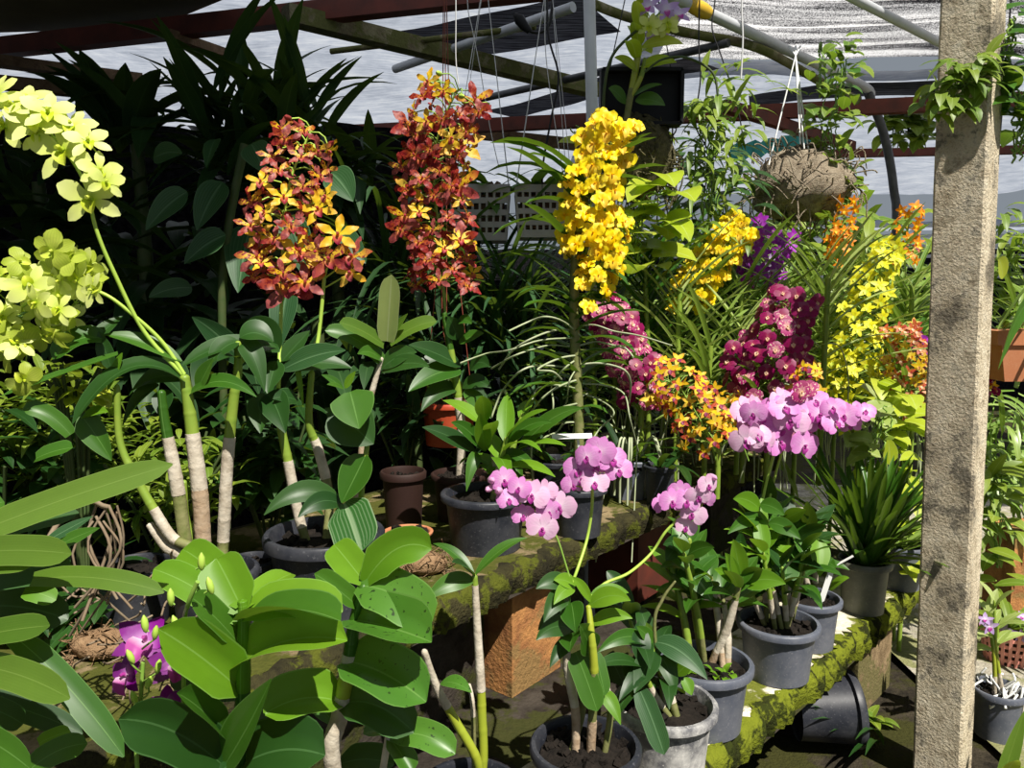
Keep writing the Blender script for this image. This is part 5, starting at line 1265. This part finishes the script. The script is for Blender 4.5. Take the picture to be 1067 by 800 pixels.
# black tray with a mossy clump, an orchid growing from it
zt = 2.75
ct = P(669, 112, zt)
rt = root('hanging_tray', 'black square tray hung on edge with a dark mossy clump below, behind the yellow flowers', 'tray', V(ct.x, zt, P(669, 195, zt).z))
mb = MB(); hw = (P(711, 100, zt).x - P(628, 100, zt).x) / 2; zb, zt2 = P(669, 128, zt).z, P(669, 72, zt).z; cc = V(ct.x, zt + .05, (zb + zt2) / 2); hh = (zt2 - zb) / 2
mb.box(cc, hw, .012, hh)
for s in (-1, 1): mb.box(cc + V(s * hw, -.025, 0), .006, .03, hh); mb.box(cc + V(0, -.025, s * hh), hw, .03, .006)
o = mb.build('tray', 'black_plastic', rt, False); m = o.modifiers.new('bevel', 'BEVEL'); m.width = .006; m.segments = 2
mb = MB(); kc = P(666, 162, zt); 
bm_rows = []
for i in range(15):
    th = math.pi * i / 14; bm_rows.append([kc + V(math.sin(th) * math.cos(a) * .13, math.sin(th) * math.sin(a) * .09 + .05, -math.cos(th) * .15) * 1.0 + rdir() * .012 for a in [2 * math.pi * k / 22 for k in range(22)]])
mb.grid(bm_rows, 0, .5, True)
for i in range(150):
    d = rdir(); s = kc + V(d.x * .13, d.y * .09 + .05, d.z * .15); mb.tube(smooth_path([s, s + rdir() * .05, s + d * .03 - Z * ru(.02, .08)], 3), .0028, 4)
mb.build('root_clump', 'moss_clump', rt)
mb = MB(); hangp = V(ct.x, zt + .05, 2.8)
for s in (-1, 1): mb.tube([cc + V(s * hw * .8, 0, hh), hangp], .002, 4)
mb.build('hanger_wire', 'black_hose', rt)
ro = root('epiphyte_orchid', 'tall orchid rooted on the black tray, pale lilac and greenish flowers at its top', 'orchid', V(P(655, 140, zt).x, zt - .02, P(655, 140, zt).z))
_, pe = cane(ro, [P(650, 145, zt - .03), P(655, 110, zt - .04), P(660, 85, zt - .04), P(665, 55, zt - .05), P(668, 20, zt - .05), P(672, -10, zt - .05)], .012, ('cane_olive', 'cane_yellow', 'cane_green'), (.35, .6))
cane(ro, [P(655, 105, zt - .04), P(668, 80, zt - .05), P(672, 60, zt - .05)], .009, ('cane_yellow', 'cane_green'), (.5,))
shoot_leaves(ro, pe, 12, .17, .05, 'leaf_lime', .5, 1.0, 'ovate')
for a in [(652, 108, 634, 92, .05), (662, 105, 693, 110, .06), (660, 100, 690, 88, .02), (668, 70, 705, 65, .05), (668, 50, 712, 46, .05), (665, 75, 640, 60, .04)]: lf(ro, P(a[0], a[1], zt - .05), P(a[2], a[3], zt - .1), a[4], 'leaf_lime' if a[3] < 80 else MD, .2, 'lance', V(0, -.8, .5))
spike(ro, [P(668, 30, zt - .05), P(680, 20, zt - .06), P(690, 14, zt - .06), P(700, 30, zt - .06)], 15, ['lilac', 'lime', 'lime'], .085, .075, .1, .9, sr=.004)
mb = MB(); mb.tube(smooth_path([P(628, 150, zt - .08), P(630, 90, zt - .1), P(640, 55, zt - .1), P(668, 28, zt - .1)], 6), .005, 6); mb.tube(smooth_path([P(672, 75, zt - .1), P(690, 62, zt - .1), P(715, 60, zt - .1), P(742, 75, zt - .1), P(748, 100, zt - .1)], 6), .004, 6)
mb.build('aerial_roots', 'stem_dark', ro)
# dead-root clump hung from the tube on white wires
zc2 = 3.45
kc = P(835, 190, zc2)
rk = root('hanging_clump', 'big round clump of dry roots and moss hanging from white wires under the grey tube', 'hanging plant', V(kc.x, kc.y, kc.z - .2))
mb = MB(); rows = []
for i in range(17):
    th = math.pi * i / 16; rows.append([kc + V(math.sin(th) * math.cos(a) * .21, math.sin(th) * math.sin(a) * .19, -math.cos(th) * .15 - (.03 * math.sin(th))) + rdir() * .022 for a in [2 * math.pi * k / 26 for k in range(26)]])
mb.grid(rows, 0, .5, True)
mb.build('root_ball', 'dry_moss', rk)
mb = MB()
for i in range(220):
    d = rdir(); s = kc + V(d.x * .21, d.y * .19, d.z * .15); q = rdir()
    mb.tube(smooth_path([s, s + q * .06 + d * .02, s + q * .1 - Z * ru(.0, .07)], 3), .003, 4)
mb.build('dry_roots', 'dry_moss', rk)
mb = MB(); hp = P(829, 58, zc2 + .02)
for x, y in ((801, 172), (838, 155), (846, 182), (834, 150)): mb.tube([P(x, y, zc2 - .1), hp], .0035, 5)
for x in (822, 829, 834): mb.tube([hp, P(x, 48, zc2 + .06)], .004, 5)
mb.build('hanger_wire', 'white_plastic', rk)
# ferny creeper spilling behind and beside the clump
def creeper(name, label, cat, pts, z, n, L, W, mat, spread, prof='ovate', droop=1.2, stems=6, group=None, loc=None):
    """leafy mass along a pixel path"""
    ps = [P(x, y, z + d) for x, y, d in pts]; path = smooth_path(ps, 8)
    rt = root(name, label, cat, loc if loc is not None else path[0], group)
    mb = MB()
    for i in range(stems):
        o = rdir() * spread * .5; mb.tube([p + o * min(1, k / len(path) * 3) + rdir() * .008 for k, p in enumerate(path)], .003, 4)
    mb.build('stem', 'stem_green', rt)
    mb = MB()
    for i in range(n):
        p = RND.choice(path) + V(ru(-1, 1), ru(-1, 1), ru(-1, 1)) * spread
        d = rdir(); d.z = abs(d.z) * .5 + .1; d.y -= .4
        grow(mb, p, d, L * ru(.6, 1.2), W * ru(.7, 1.2), droop * ru(.5, 1.5), prof, 5, up=V(0, -.5, 1), fold=.2, across=2)
    mb.build('foliage', mat, rt)
    return rt
creeper('creeper', 'bright green creeper climbing the hanger wires beside the dry root clump', 'creeper', [(870, 215, 0), (865, 170, 0), (858, 130, 0), (868, 95, 0), (872, 60, 0)], 3.4, 130, .09, .06, 'leaf_fern', .10)
creeper('creeper', 'thin leafy twig hanging along the grey tube, left end of the bend', 'creeper', [(855, 45, 0), (858, 70, 0), (860, 95, 0), (880, 75, 0)], 3.6, 12, .1, .065, 'leaf_mid', .04)
creeper('fern', 'sunlit ferny plant with drooping fronds right of the black tray', 'fern', [(735, 260, 0), (738, 200, 0), (735, 150, 0), (745, 115, 0), (760, 108, 0)], 2.95, 240, .13, .024, 'leaf_fern', .13, 'lance', 1.6)
creeper('climbing_plant', 'light yellow-green broad leaves glowing between the yellow flower spikes', 'climber', [(665, 270, 0), (660, 245, 0), (668, 215, 0), (690, 210, 0)], 2.72, 34, .15, .12, 'leaf_lime', .09, 'heart', .8)
creeper('climbing_plant', 'single lime leaf pair by the white pole above the yellow flowers', 'climber', [(612, 175, 0), (606, 150, 0), (600, 135, 0)], 3.2, 5, .12, .1, 'leaf_lime', .03, 'heart', .6)
creeper('leafy_bush', 'deep green leafy plant in the shade below the ferny plant', 'bush', [(745, 330, 0), (745, 280, 0), (735, 220, 0), (745, 190, 0)], 3.25, 150, .17, .04, 'leaf_deep', .17, 'lance', 1.2)
creeper('leafy_bush', 'yellow-green leafy bush in the sun behind the pink spray', 'bush', [(920, 560, 0), (925, 500, 0), (930, 450, 0), (935, 420, 0)], 2.75, 60, .12, .075, 'leaf_lime', .10, 'ovate', 1.0, loc=V(P(925, 500, 2.75).x, 2.75, .831))
creeper('leafy_bush', 'variegated pale leaves beside the pink spray at the foot of the yellow spike', 'bush', [(905, 480, 0), (915, 450, 0), (920, 430, 0)], 2.6, 12, .14, .08, 'leaf_pale', .06, 'ovate', 1.0, loc=V(P(905, 480, 2.6).x, 2.6, .831))
creeper('leafy_bush', 'mid-green bush low behind the magenta spray and rust cluster', 'bush', [(760, 420, 0), (720, 380, 0), (700, 330, 0), (760, 300, 0), (840, 330, 0), (900, 360, 0), (950, 380, 0)], 3.6, 700, .26, .035, 'leaf_strap', .28, 'lance', 1.3, loc=V(P(760, 420, 3.75).x, 3.75, 0))
creeper('leafy_bush', 'sunlit bush in the far back row under the distant greenhouse', 'bush', [(760, 300, 0), (830, 270, 0), (900, 280, 0), (960, 300, 0)], 4.1, 420, .24, .06, 'leaf_fern', .28, 'lance', 1.3, loc=V(P(760, 300, 4.4).x, 4.4, 0))
# hanging tray with a yellow-leaved plant far off behind the tube
rz = creeper('hanging_plant', 'yellow-green plant hanging from a pale tray in the far greenhouse behind the post', 'hanging plant', [(930, 140, 0), (940, 132, 0), (955, 132, 0), (965, 138, 0)], 5.4, 90, .16, .09, 'leaf_fern', .11)
mb = MB(); hc = P(943, 119, 5.4); mb.lathe([(.001, .03), (.09, .03), (.13, .0), (.12, -.01), (.001, .0)], 18, hc); mb.build('saucer', 'white_plastic', rz)
mb = MB(); 
for x in (935, 950): mb.tube([P(x, 155, 5.4), hc], .004, 4)
mb.tube([hc, V(hc.x, hc.y, 2.85)], .004, 4); mb.build('hanger_wire', 'white_plastic', rz)
# loose strings and hoses under the roof
for i, (pts, z, r, m, lab) in enumerate([
    ([(475, 0), (475, 60), (478, 88)], 2.3, .0016, 'wire', 'thin white string hanging above the red and gold spike'),
    ([(487, 0), (492, 30), (500, 70), (510, 130), (520, 175)], 2.9, .0016, 'wire', 'slack white wire running down to the left hanging basket'),
    ([(570, 0), (572, 40), (582, 80), (575, 120), (566, 170), (565, 200)], 2.9, .004, 'black_hose', 'thin black hose dangling left of the white pole'),
    ([(568, 0), (569, 60), (580, 140), (590, 200)], 2.85, .0016, 'wire', 'white string hanging beside the dangling black hose'),
    ([(773, -5), (774, 40), (772, 82)], 2.6, .003, 'wire', 'white string with a small black weight below the grey tube'),
    ([(728, 40), (730, 80), (725, 130), (738, 160), (734, 200)], 3.0, .003, 'black_hose', 'thin dark twig-like hose beside the ferny plant'),
    ([(745, 0), (742, 30), (752, 60), (768, 110), (775, 150)], 3.3, .003, 'black_hose', 'dark wire looping below the yellow-taped tube'),
    ([(460, 295), (462, 345), (470, 380), (475, 440)], 2.5, .0018, 'stem_red', 'reddish wire slanting down beside the orange hanging pot')]):
    ps = [P(x, y, z) for x, y in pts]
    if i != 7: ps = [V(ps[0].x, ps[0].y, 2.85)] + ps
    pipe('hanging_wire', smooth_path(ps, 6), r, m, lab, 'wire', seg=5)
rtw = root('spray_nozzle', 'small black sprinkler nozzle on a looped hose under the roof film', 'sprinkler', P(543, 22, 3.0))
mb = MB(); mb.tube(smooth_path([P(540, 18, 3.0), P(548, 30, 3.0), P(562, 34, 3.0), P(572, 26, 3.0), P(575, 10, 3.0), P(576, -12, 3.0), P(575, -22, 3.0)], 6), .006, 7); mb.build('hose', 'black_hose', rtw)
mb = MB(); mb.tube([P(536, 15, 3.0), P(541, 20, 3.0), P(546, 27, 3.0), P(552, 33, 3.0)], [.008, .022, .018, .012], 9); mb.build('nozzle', 'black_plastic', rtw)

# ================================================================== right of the post and on it
creeper('creeper', 'green creeper tuft growing out of the top of the concrete post', 'creeper', [ (1025, 75, 0), (1010, 78, 0), (1000, 85, 0), (990, 100, 0), (988, 108, 0)], 2.14, 110, .085, .03, 'leaf_fern', .045, 'lance', 1.8)
creeper('creeper', 'mid-green broad-leaved creeper trailing on the right of the post', 'creeper', [(1055, 20, 0), (1048, 45, 0), (1040, 70, 0), (1050, 95, 0), (1060, 120, 0)], 2.25, 34, .10, .06, 'leaf_mid', .05, 'ovate', 1.2)
creeper('creeper', 'one drooping heart-shaped leaf shoot right of the post at head height', 'creeper', [(1066, 100, 0), (1062, 140, 0), (1058, 165, 0)], 2.3, 5, .12, .085, 'leaf_mid', .03, 'heart', 1.0)
cpl = P(1052, 395, 2.62)
rpl = root('planter', 'terracotta oblong planter right of the concrete post, hung at chest height', 'planter', V(cpl.x + .1, cpl.y, cpl.z))
mb = MB(); wd, dp, hh = .20, .09, .17
cx = rpl.location + V(0, 0, 0)
for (z0, z1, e0, e1) in ((0, hh * .72, .82, .95), (hh * .72, hh, 1.04, 1.06)):
    mb.hexa([cx + V(sx * wd * e0, sy * dp * e0, z0) for sx, sy in ((-1, -1), (1, -1), (1, 1), (-1, 1))] + [cx + V(sx * wd * e1, sy * dp * e1, z1) for sx, sy in ((-1, -1), (1, -1), (1, 1), (-1, 1))])
o = mb.build('pot', 'pot_clay', rpl, False); m = o.modifiers.new('bevel', 'BEVEL'); m.width = .005; m.segments = 2
mb = MB(); 
for s in (-1, 1): mb.tube([cx + V(s * wd, 0, hh), cx + V(s * wd * .9, 0, 2.9 - cx.z)], .003, 5)
mb.build('hanger_wire', 'black_hose', rpl)
mb = MB()
for i in range(40):
    a = ru(0, 6.28); grow(mb, cx + V(ru(-.18, .18), ru(-.06, .06), hh), V(math.cos(a), math.sin(a) - .3, ru(.6, 2.6)), ru(.15, .42), .02, ru(.5, 1.8), 'lance', 7)
mb.build('foliage', 'leaf_strap', rpl)
lf(rpl, cx + V(-.06, -.05, hh), P(1052, 352, 2.45), .06, 'leaf_pale', .6, 'ovate', V(-.2, -1, .3))
lf(rpl, cx + V(.0, -.05, hh), P(1040, 385, 2.4), .08, 'leaf_mid', .9, 'ovate', V(0, -.8, .6))
lf(rpl, P(1045, 290, 2.55), P(1040, 270, 2.5), .06, 'leaf_lime', .3, 'ovate', CAMUP)
creeper('leafy_bush', 'pale bush with thin leaves right of the post above the planter', 'bush', [(1060, 340, 0), (1050, 300, 0), (1045, 270, 0), (1055, 240, 0)], 3.3, 110, .17, .03, 'leaf_fern', .12, 'lance', 1.4, loc=V(P(1060, 340, 3.3).x, 3.3, 0))
creeper('leafy_bush', 'dark-and-pale strap-leaved bush right of the post below the planter', 'bush', [(1055, 520, 0), (1048, 470, 0), (1050, 430, 0)], 3.2, 120, .26, .022, 'leaf_strap', .14, 'strap', 2.2, loc=V(P(1055, 520, 3.2).x, 3.2, 0))
creeper('leafy_bush', 'light-green orchid shoots right of the post beside the clay block', 'bush', [(1040, 590, 0), (1038, 540, 0), (1040, 505, 0), (1055, 500, 0)], 2.85, 34, .15, .055, 'leaf_fern', .07, 'lance', 1.0, loc=V(P(1040, 590, 2.85).x, 2.85, 0))
spike(rpl, [P(1030, 410, 2.7), P(1028, 400, 2.7), P(1030, 390, 2.7)], 8, ['magenta', 'rust'], .045, .03, .0, .9, sr=.003)
cb = G(1052, 655, 0)
mb = MB(); mb.hexa([V(cb.x + sx * .2 + .1, 3.3 + sy * .1, z) for z in (-.01, .5) for sx, sy in ((-1, -1), (1, -1), (1, 1), (-1, 1))]); o = mb.build('clay_block', 'ochre_block', None, False, loc=V(cb.x + .1, 3.3, 0)); m = o.modifiers.new('bevel', 'BEVEL'); m.width = .01; tag(o, 'ochre clay block wall piece behind the pink basket at far right', 'block')
rR, sR, _ = pot_at('potted_orchid', 'thin orchid in the dark pot on the gravel right of the concrete post', 1041, 716, .012, .17, 26, 'pot_slate')
zR = sR.y
shoots(rR, sR, zR, [(1030, 640, 0), (1040, 650, .03), (1036, 625, .0)], 'leaf_pale', .035, .14, nleaf=5, start=.6, r=.007, mats=('cane_papery', 'cane_yellow', 'cane_green'), cuts=(.3, .6), rad=.04)
mb = MB()
for i in range(24): a = ru(0, 6.28); p = sR + V(.05 * math.cos(a), .05 * math.sin(a), .005); mb.tube(smooth_path([p, p + rdir() * .04, p + rdir() * .05 + Z * .01], 3), .004, 5)
mb.build('aerial_roots', 'white_plastic', rR)
spike(rR, [P(1030, 640, zR), P(1028, 648, zR - .05), P(1030, 650, zR - .08)], 2, ['lilac'], .06, .02, .2, .9, sr=.002)
cq = G(1058, 697, .012)
rq = root('lattice_basket', 'salmon-pink round lattice basket with lilac flowers at the right edge', 'basket', V(cq.x + .02, cq.y + .08, .012))
cq2 = rq.location.copy(); round_basket(rq, cq2, .085, .11, .15, 'basket_pink')
mb = MB(); mb.lathe([(.001, .02), (.075, .02), (.09, .12), (.001, .13)], 18, cq2); mb.build('bark_filling', 'bark_chip', rq)
mb = MB()
for i in range(30): a = ru(0, 6.28); grow(mb, cq2 + V(0, 0, .12), V(math.cos(a), math.sin(a), ru(.6, 1.8)), ru(.16, .3), .03, 1.3, 'lance', 6)
mb.build('foliage', 'leaf_fern', rq)
spike(rq, [cq2 + Z * .13, cq2 + V(-.02, -.05, .17), cq2 + V(.0, -.1, .19)], 5, ['lilac'], .065, .06, .3, .9, sr=.002)
# weeds on the ground, loose leaf at the lower right corner
def tuft(name, label, cat, c, n, L, W, mat, droop=1., prof='lance', e=(.6, 1.8), az=(0, 6.28)):
    rt = root(name, label, cat, c); mb = MB()
    for i in range(n): a = ru(*az); grow(mb, c + V(ru(-.02, .02), ru(-.02, .02), 0), V(math.cos(a), math.sin(a), ru(*e)), L * ru(.7, 1.2), W, droop * ru(.6, 1.4), prof, 7)
    mb.build('foliage', mat, rt); return rt
tuft('weed', 'dull strap-leaved weed leaning out from the foot of the concrete post', 'weed', G(948, 796, 0) + V(-.05, .1, 0), 7, .34, .022, 'leaf_deep', 1.0, e=(.8, 1.8), az=(2.2, 4.2))
tuft('weed', 'small pale clover-like weed on the dark ground under the bench', 'weed', G(910, 752, 0), 9, .07, .035, 'leaf_fern', 1.2, 'ovate')
rl = tuft('weed', 'broad yellow-green leaves at the bottom right corner beside the gravel', 'weed', G(1035, 845, .012), 2, .2, .05, 'leaf_fern', 1.4, 'lance', az=(-.5, .5))
lf(rl, rl.location.copy(), P(1069, 738, 2.1), .05, 'leaf_olive', .1, 'lance', CAMUP)
lf(rl, rl.location.copy(), P(1062, 792, 2.0), .06, 'leaf_lime', .4, 'lance', CAMUP)
# toppled pot under the bench
cf = G(866, 738, .12)
rf = root('toppled_pot', 'empty black pot lying on its side on the ground under the mossy bench edge', 'pot', V(cf.x, cf.y, 0))
axis = V(.75, -.05, .05).normalized(); e1 = axis.cross(Z).normalized(); e2 = e1.cross(axis); M3 = Matrix((e1, e2, axis)).transposed()
pot_parts(rf, V(cf.x, cf.y, .118) - axis * .12, .125, .2, 'pot_black', soil=None, tilt=M3)
# litter on the upper bench at left: husks, tile, pots
def husk(label, px, py, s):
    c = G(px, py, .831) + Z * s * .38; mb = MB(); rows = []
    for i in range(9):
        th = math.pi * i / 8; rows.append([c + V(math.sin(th) * math.cos(a) * s, math.sin(th) * math.sin(a) * s * .7, -math.cos(th) * s * .45) + rdir() * s * .08 for a in [2 * math.pi * k / 16 for k in range(16)]])
    mb.grid(rows, 0, .5, True)
    for i in range(60):
        d = rdir(); p = c + V(d.x * s, d.y * s * .7, d.z * s * .45); mb.tube([p, p + rdir() * s * .5 + d * s * .1, p + rdir() * s * .7], .0016, 3)
    return tag(mb.build('coconut_husk', 'husk', None, True, loc=c), label, 'coconut husk')
husk('fibrous brown coconut husk behind the purple flowers', 105, 682, .055)
husk('brown husk at the left end of the upper bench front', 440, 596, .06)
t, s, _ = pot_at('black_pot', 'low black pot in the shade behind the long strap leaves', 140, 588, .831, .12, 40, 'pot_black', cat='pot')
t, s, _ = pot_at('black_pot', 'black pot half hidden behind the lime orchid canes', 262, 582, .831, .13, 26, 'pot_black', cat='pot')
# ================================================================== dark planting under the roof at the left
def dark_rosette(label, px, py, z, n, L, W, mat, droop=.8, e=(-.2, 2.5), name='palm_lily', base=0., spread=.05, prof='lance'):
    t = P(px, py, z); rt = root(name, label, 'shrub', V(t.x, t.y, base))
    mb = MB(); mb.tube([V(t.x, t.y, base), V(t.x + .03, t.y, (base + t.z) / 2), t], .025, 7); mb.build('stem', 'stem_dark', rt)
    mb = MB()
    for i in range(n):
        a = ru(0, 6.28); grow(mb, t + V(ru(-1, 1), ru(-1, 1), ru(-1.5, .3)) * spread, V(math.cos(a), math.sin(a), ru(*e)), L * ru(.7, 1.15), W * ru(.8, 1.1), droop * ru(.5, 1.5), prof, 8, fold=.25)
    mb.build('foliage', mat, rt); return rt
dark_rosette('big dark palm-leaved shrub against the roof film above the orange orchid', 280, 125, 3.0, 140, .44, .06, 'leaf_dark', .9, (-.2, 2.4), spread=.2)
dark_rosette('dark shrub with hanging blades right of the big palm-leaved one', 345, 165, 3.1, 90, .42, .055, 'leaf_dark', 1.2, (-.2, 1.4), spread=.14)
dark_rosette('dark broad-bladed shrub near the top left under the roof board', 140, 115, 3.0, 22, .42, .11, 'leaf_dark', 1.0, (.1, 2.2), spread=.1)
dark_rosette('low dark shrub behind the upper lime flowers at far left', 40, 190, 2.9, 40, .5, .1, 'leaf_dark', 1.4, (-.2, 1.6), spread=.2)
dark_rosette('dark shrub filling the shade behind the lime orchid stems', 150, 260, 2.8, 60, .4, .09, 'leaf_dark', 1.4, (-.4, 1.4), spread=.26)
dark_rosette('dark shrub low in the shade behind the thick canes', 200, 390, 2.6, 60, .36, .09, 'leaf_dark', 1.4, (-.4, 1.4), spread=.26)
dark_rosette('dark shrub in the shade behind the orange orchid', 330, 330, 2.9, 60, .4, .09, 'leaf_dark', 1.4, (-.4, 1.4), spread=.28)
# a few larger leaves that catch light between the dark ones
rt = root('broad_leaf_shrub', 'shrub with a few large ribbed leaves lit between the lime and orange orchids', 'shrub', V(P(225, 350, 2.5).x, 2.5, 0))
zb = 2.5
mb = MB(); mb.tube(smooth_path([rt.location.copy(), P(232, 380, zb), P(235, 260, zb), P(255, 150, zb)], 6), .014, 7); mb.build('stem', 'stem_dark', rt)
for a in [(232, 190, 205, 240, .10), (195, 200, 152, 240, .09), (262, 235, 248, 305, .13), (235, 245, 192, 275, .09), (300, 225, 320, 290, .1), (300, 300, 290, 365, .09), (345, 180, 368, 210, .1), (262, 150, 275, 180, .09), (350, 240, 382, 275, .07), (200, 300, 155, 310, .07), (255, 380, 200, 330, .08), (160, 165, 190, 160, .07), (225, 145, 215, 175, .05)]:
    lf(rt, P(a[0], a[1], zb + ru(-.1, .1)), P(a[2], a[3], zb - .08), a[4], 'leaf_striped', .15, 'ovate', V(0, -1, .4))
# grass-like clumps
dark_rosette('dark grassy clump of arching blades below the hanging baskets', 525, 350, 3.2, 170, .8, .018, 'leaf_striped', 1.5, (.5, 3.), name='grass_clump', spread=.12, prof='strap', base=0.)
dark_rosette('dark grassy clump in the shade right behind the red and gold spike', 425, 300, 3.1, 120, .7, .02, 'leaf_dark', 1.5, (.5, 3.), name='grass_clump', spread=.12, prof='strap')
dark_rosette('dark low clump behind the pale air roots', 560, 420, 3.0, 70, .5, .025, 'leaf_dark', 1.4, (.2, 2.5), name='grass_clump', spread=.16, prof='strap')
dark_rosette('shaded green blades under the left hanging basket', 470, 215, 3.3, 34, .4, .06, 'leaf_deep', 1.2, (.0, 1.6), spread=.08)
# ferny undergrowth at the left, sunlit
def bush(name, label, cat, px, py, z, n, L, W, mat, rx, rz_, prof='ovate', base=.831, droop=1.):
    c = P(px, py, z); rt = root(name, label, cat, V(c.x, c.y, base)); mb = MB()
    for i in range(9): a = ru(0, 6.28); mb.tube([V(c.x, c.y, base), c + V(math.cos(a) * rx * .4, math.sin(a) * rx * .4, -.3 * rz_), c + V(math.cos(a) * rx * .8, math.sin(a) * rx * .6, rz_ * ru(-.2, .8))], .004, 4)
    mb.build('stem', 'stem_dark', rt); mb = MB()
    for i in range(n):
        d = rdir(); p = c + V(d.x * rx, d.y * rx * .7, d.z * rz_) * ru(.3, 1) ; q = rdir(); q.z = abs(q.z) * .6; q.y -= .3
        grow(mb, p, q, L * ru(.6, 1.2), W * ru(.7, 1.2), droop, prof, 5, across=2)
    mb.build('foliage', mat, rt); return rt
bush('fern', 'feathery yellow-green fern in the sun behind the canes at left', 'fern', 60, 445, 1.85, 420, .085, .02, 'leaf_fern', .26, .17, 'lance')
bush('fern', 'ferny tangle low between the lime orchid canes', 'fern', 170, 500, 1.72, 260, .07, .02, 'leaf_fern', .18, .15, 'lance')
bush('leafy_bush', 'mid-green bush at the left edge under the lime flowers', 'bush', 10, 500, 1.7, 160, .12, .035, 'leaf_deep', .24, .2, 'lance')
bush('leafy_bush', 'dark low undergrowth on the bench behind the coconut husk and purple flowers', 'bush', 70, 640, 1.52, 90, .12, .03, 'leaf_deep', .2, .1, 'lance')
bush('leafy_bush', 'dark undergrowth behind the heart-shaped leaves', 'bush', 275, 470, 1.95, 130, .12, .04, 'leaf_deep', .16, .2, 'lance')
bush('leafy_bush', 'dark leafy undergrowth left of the brown clay pots', 'bush', 420, 420, 2.6, 110, .16, .04, 'leaf_dark', .22, .22, 'lance')
bush('leafy_bush', 'yellow leaf sprig below the lower lime flowers', 'bush', 75, 398, 1.5, 14, .07, .045, 'leaf_lime', .07, .05, 'ovate')
# ------------------------------------------------------------------ groups of repeated things
GROUPS = dict(support_block='blocks holding up the benches', roof_beam='beams under the roof', roof_pipe='pipes and laths under the roof', vanda_orchid='strap-leaved orchids in the rows at right',
    potted_orchid='potted orchids on the benches', pink_orchid='pink orchids on the benches', hanging_basket='hanging lattice baskets', hanging_wire='wires and strings under the roof', creeper='creepers on the roof and post',
    palm_lily='dark shrubs in the shade at left', grass_clump='dark grassy clumps', leafy_bush='leafy bushes among the orchids', coconut_husk='coconut husks on the upper bench', weed='weeds on the ground',
    black_pot='black pots behind the left orchids', broad_leaved_orchid='broad-leaved orchids at the front', climbing_plant='climbers by the white pole', fern='ferny plants')
for o in SC.objects:
    if o.parent is None and o.get('category') and not o.get('group'):
        g_ = GROUPS.get(o.name.split('.')[0])
        if g_: o['group'] = g_
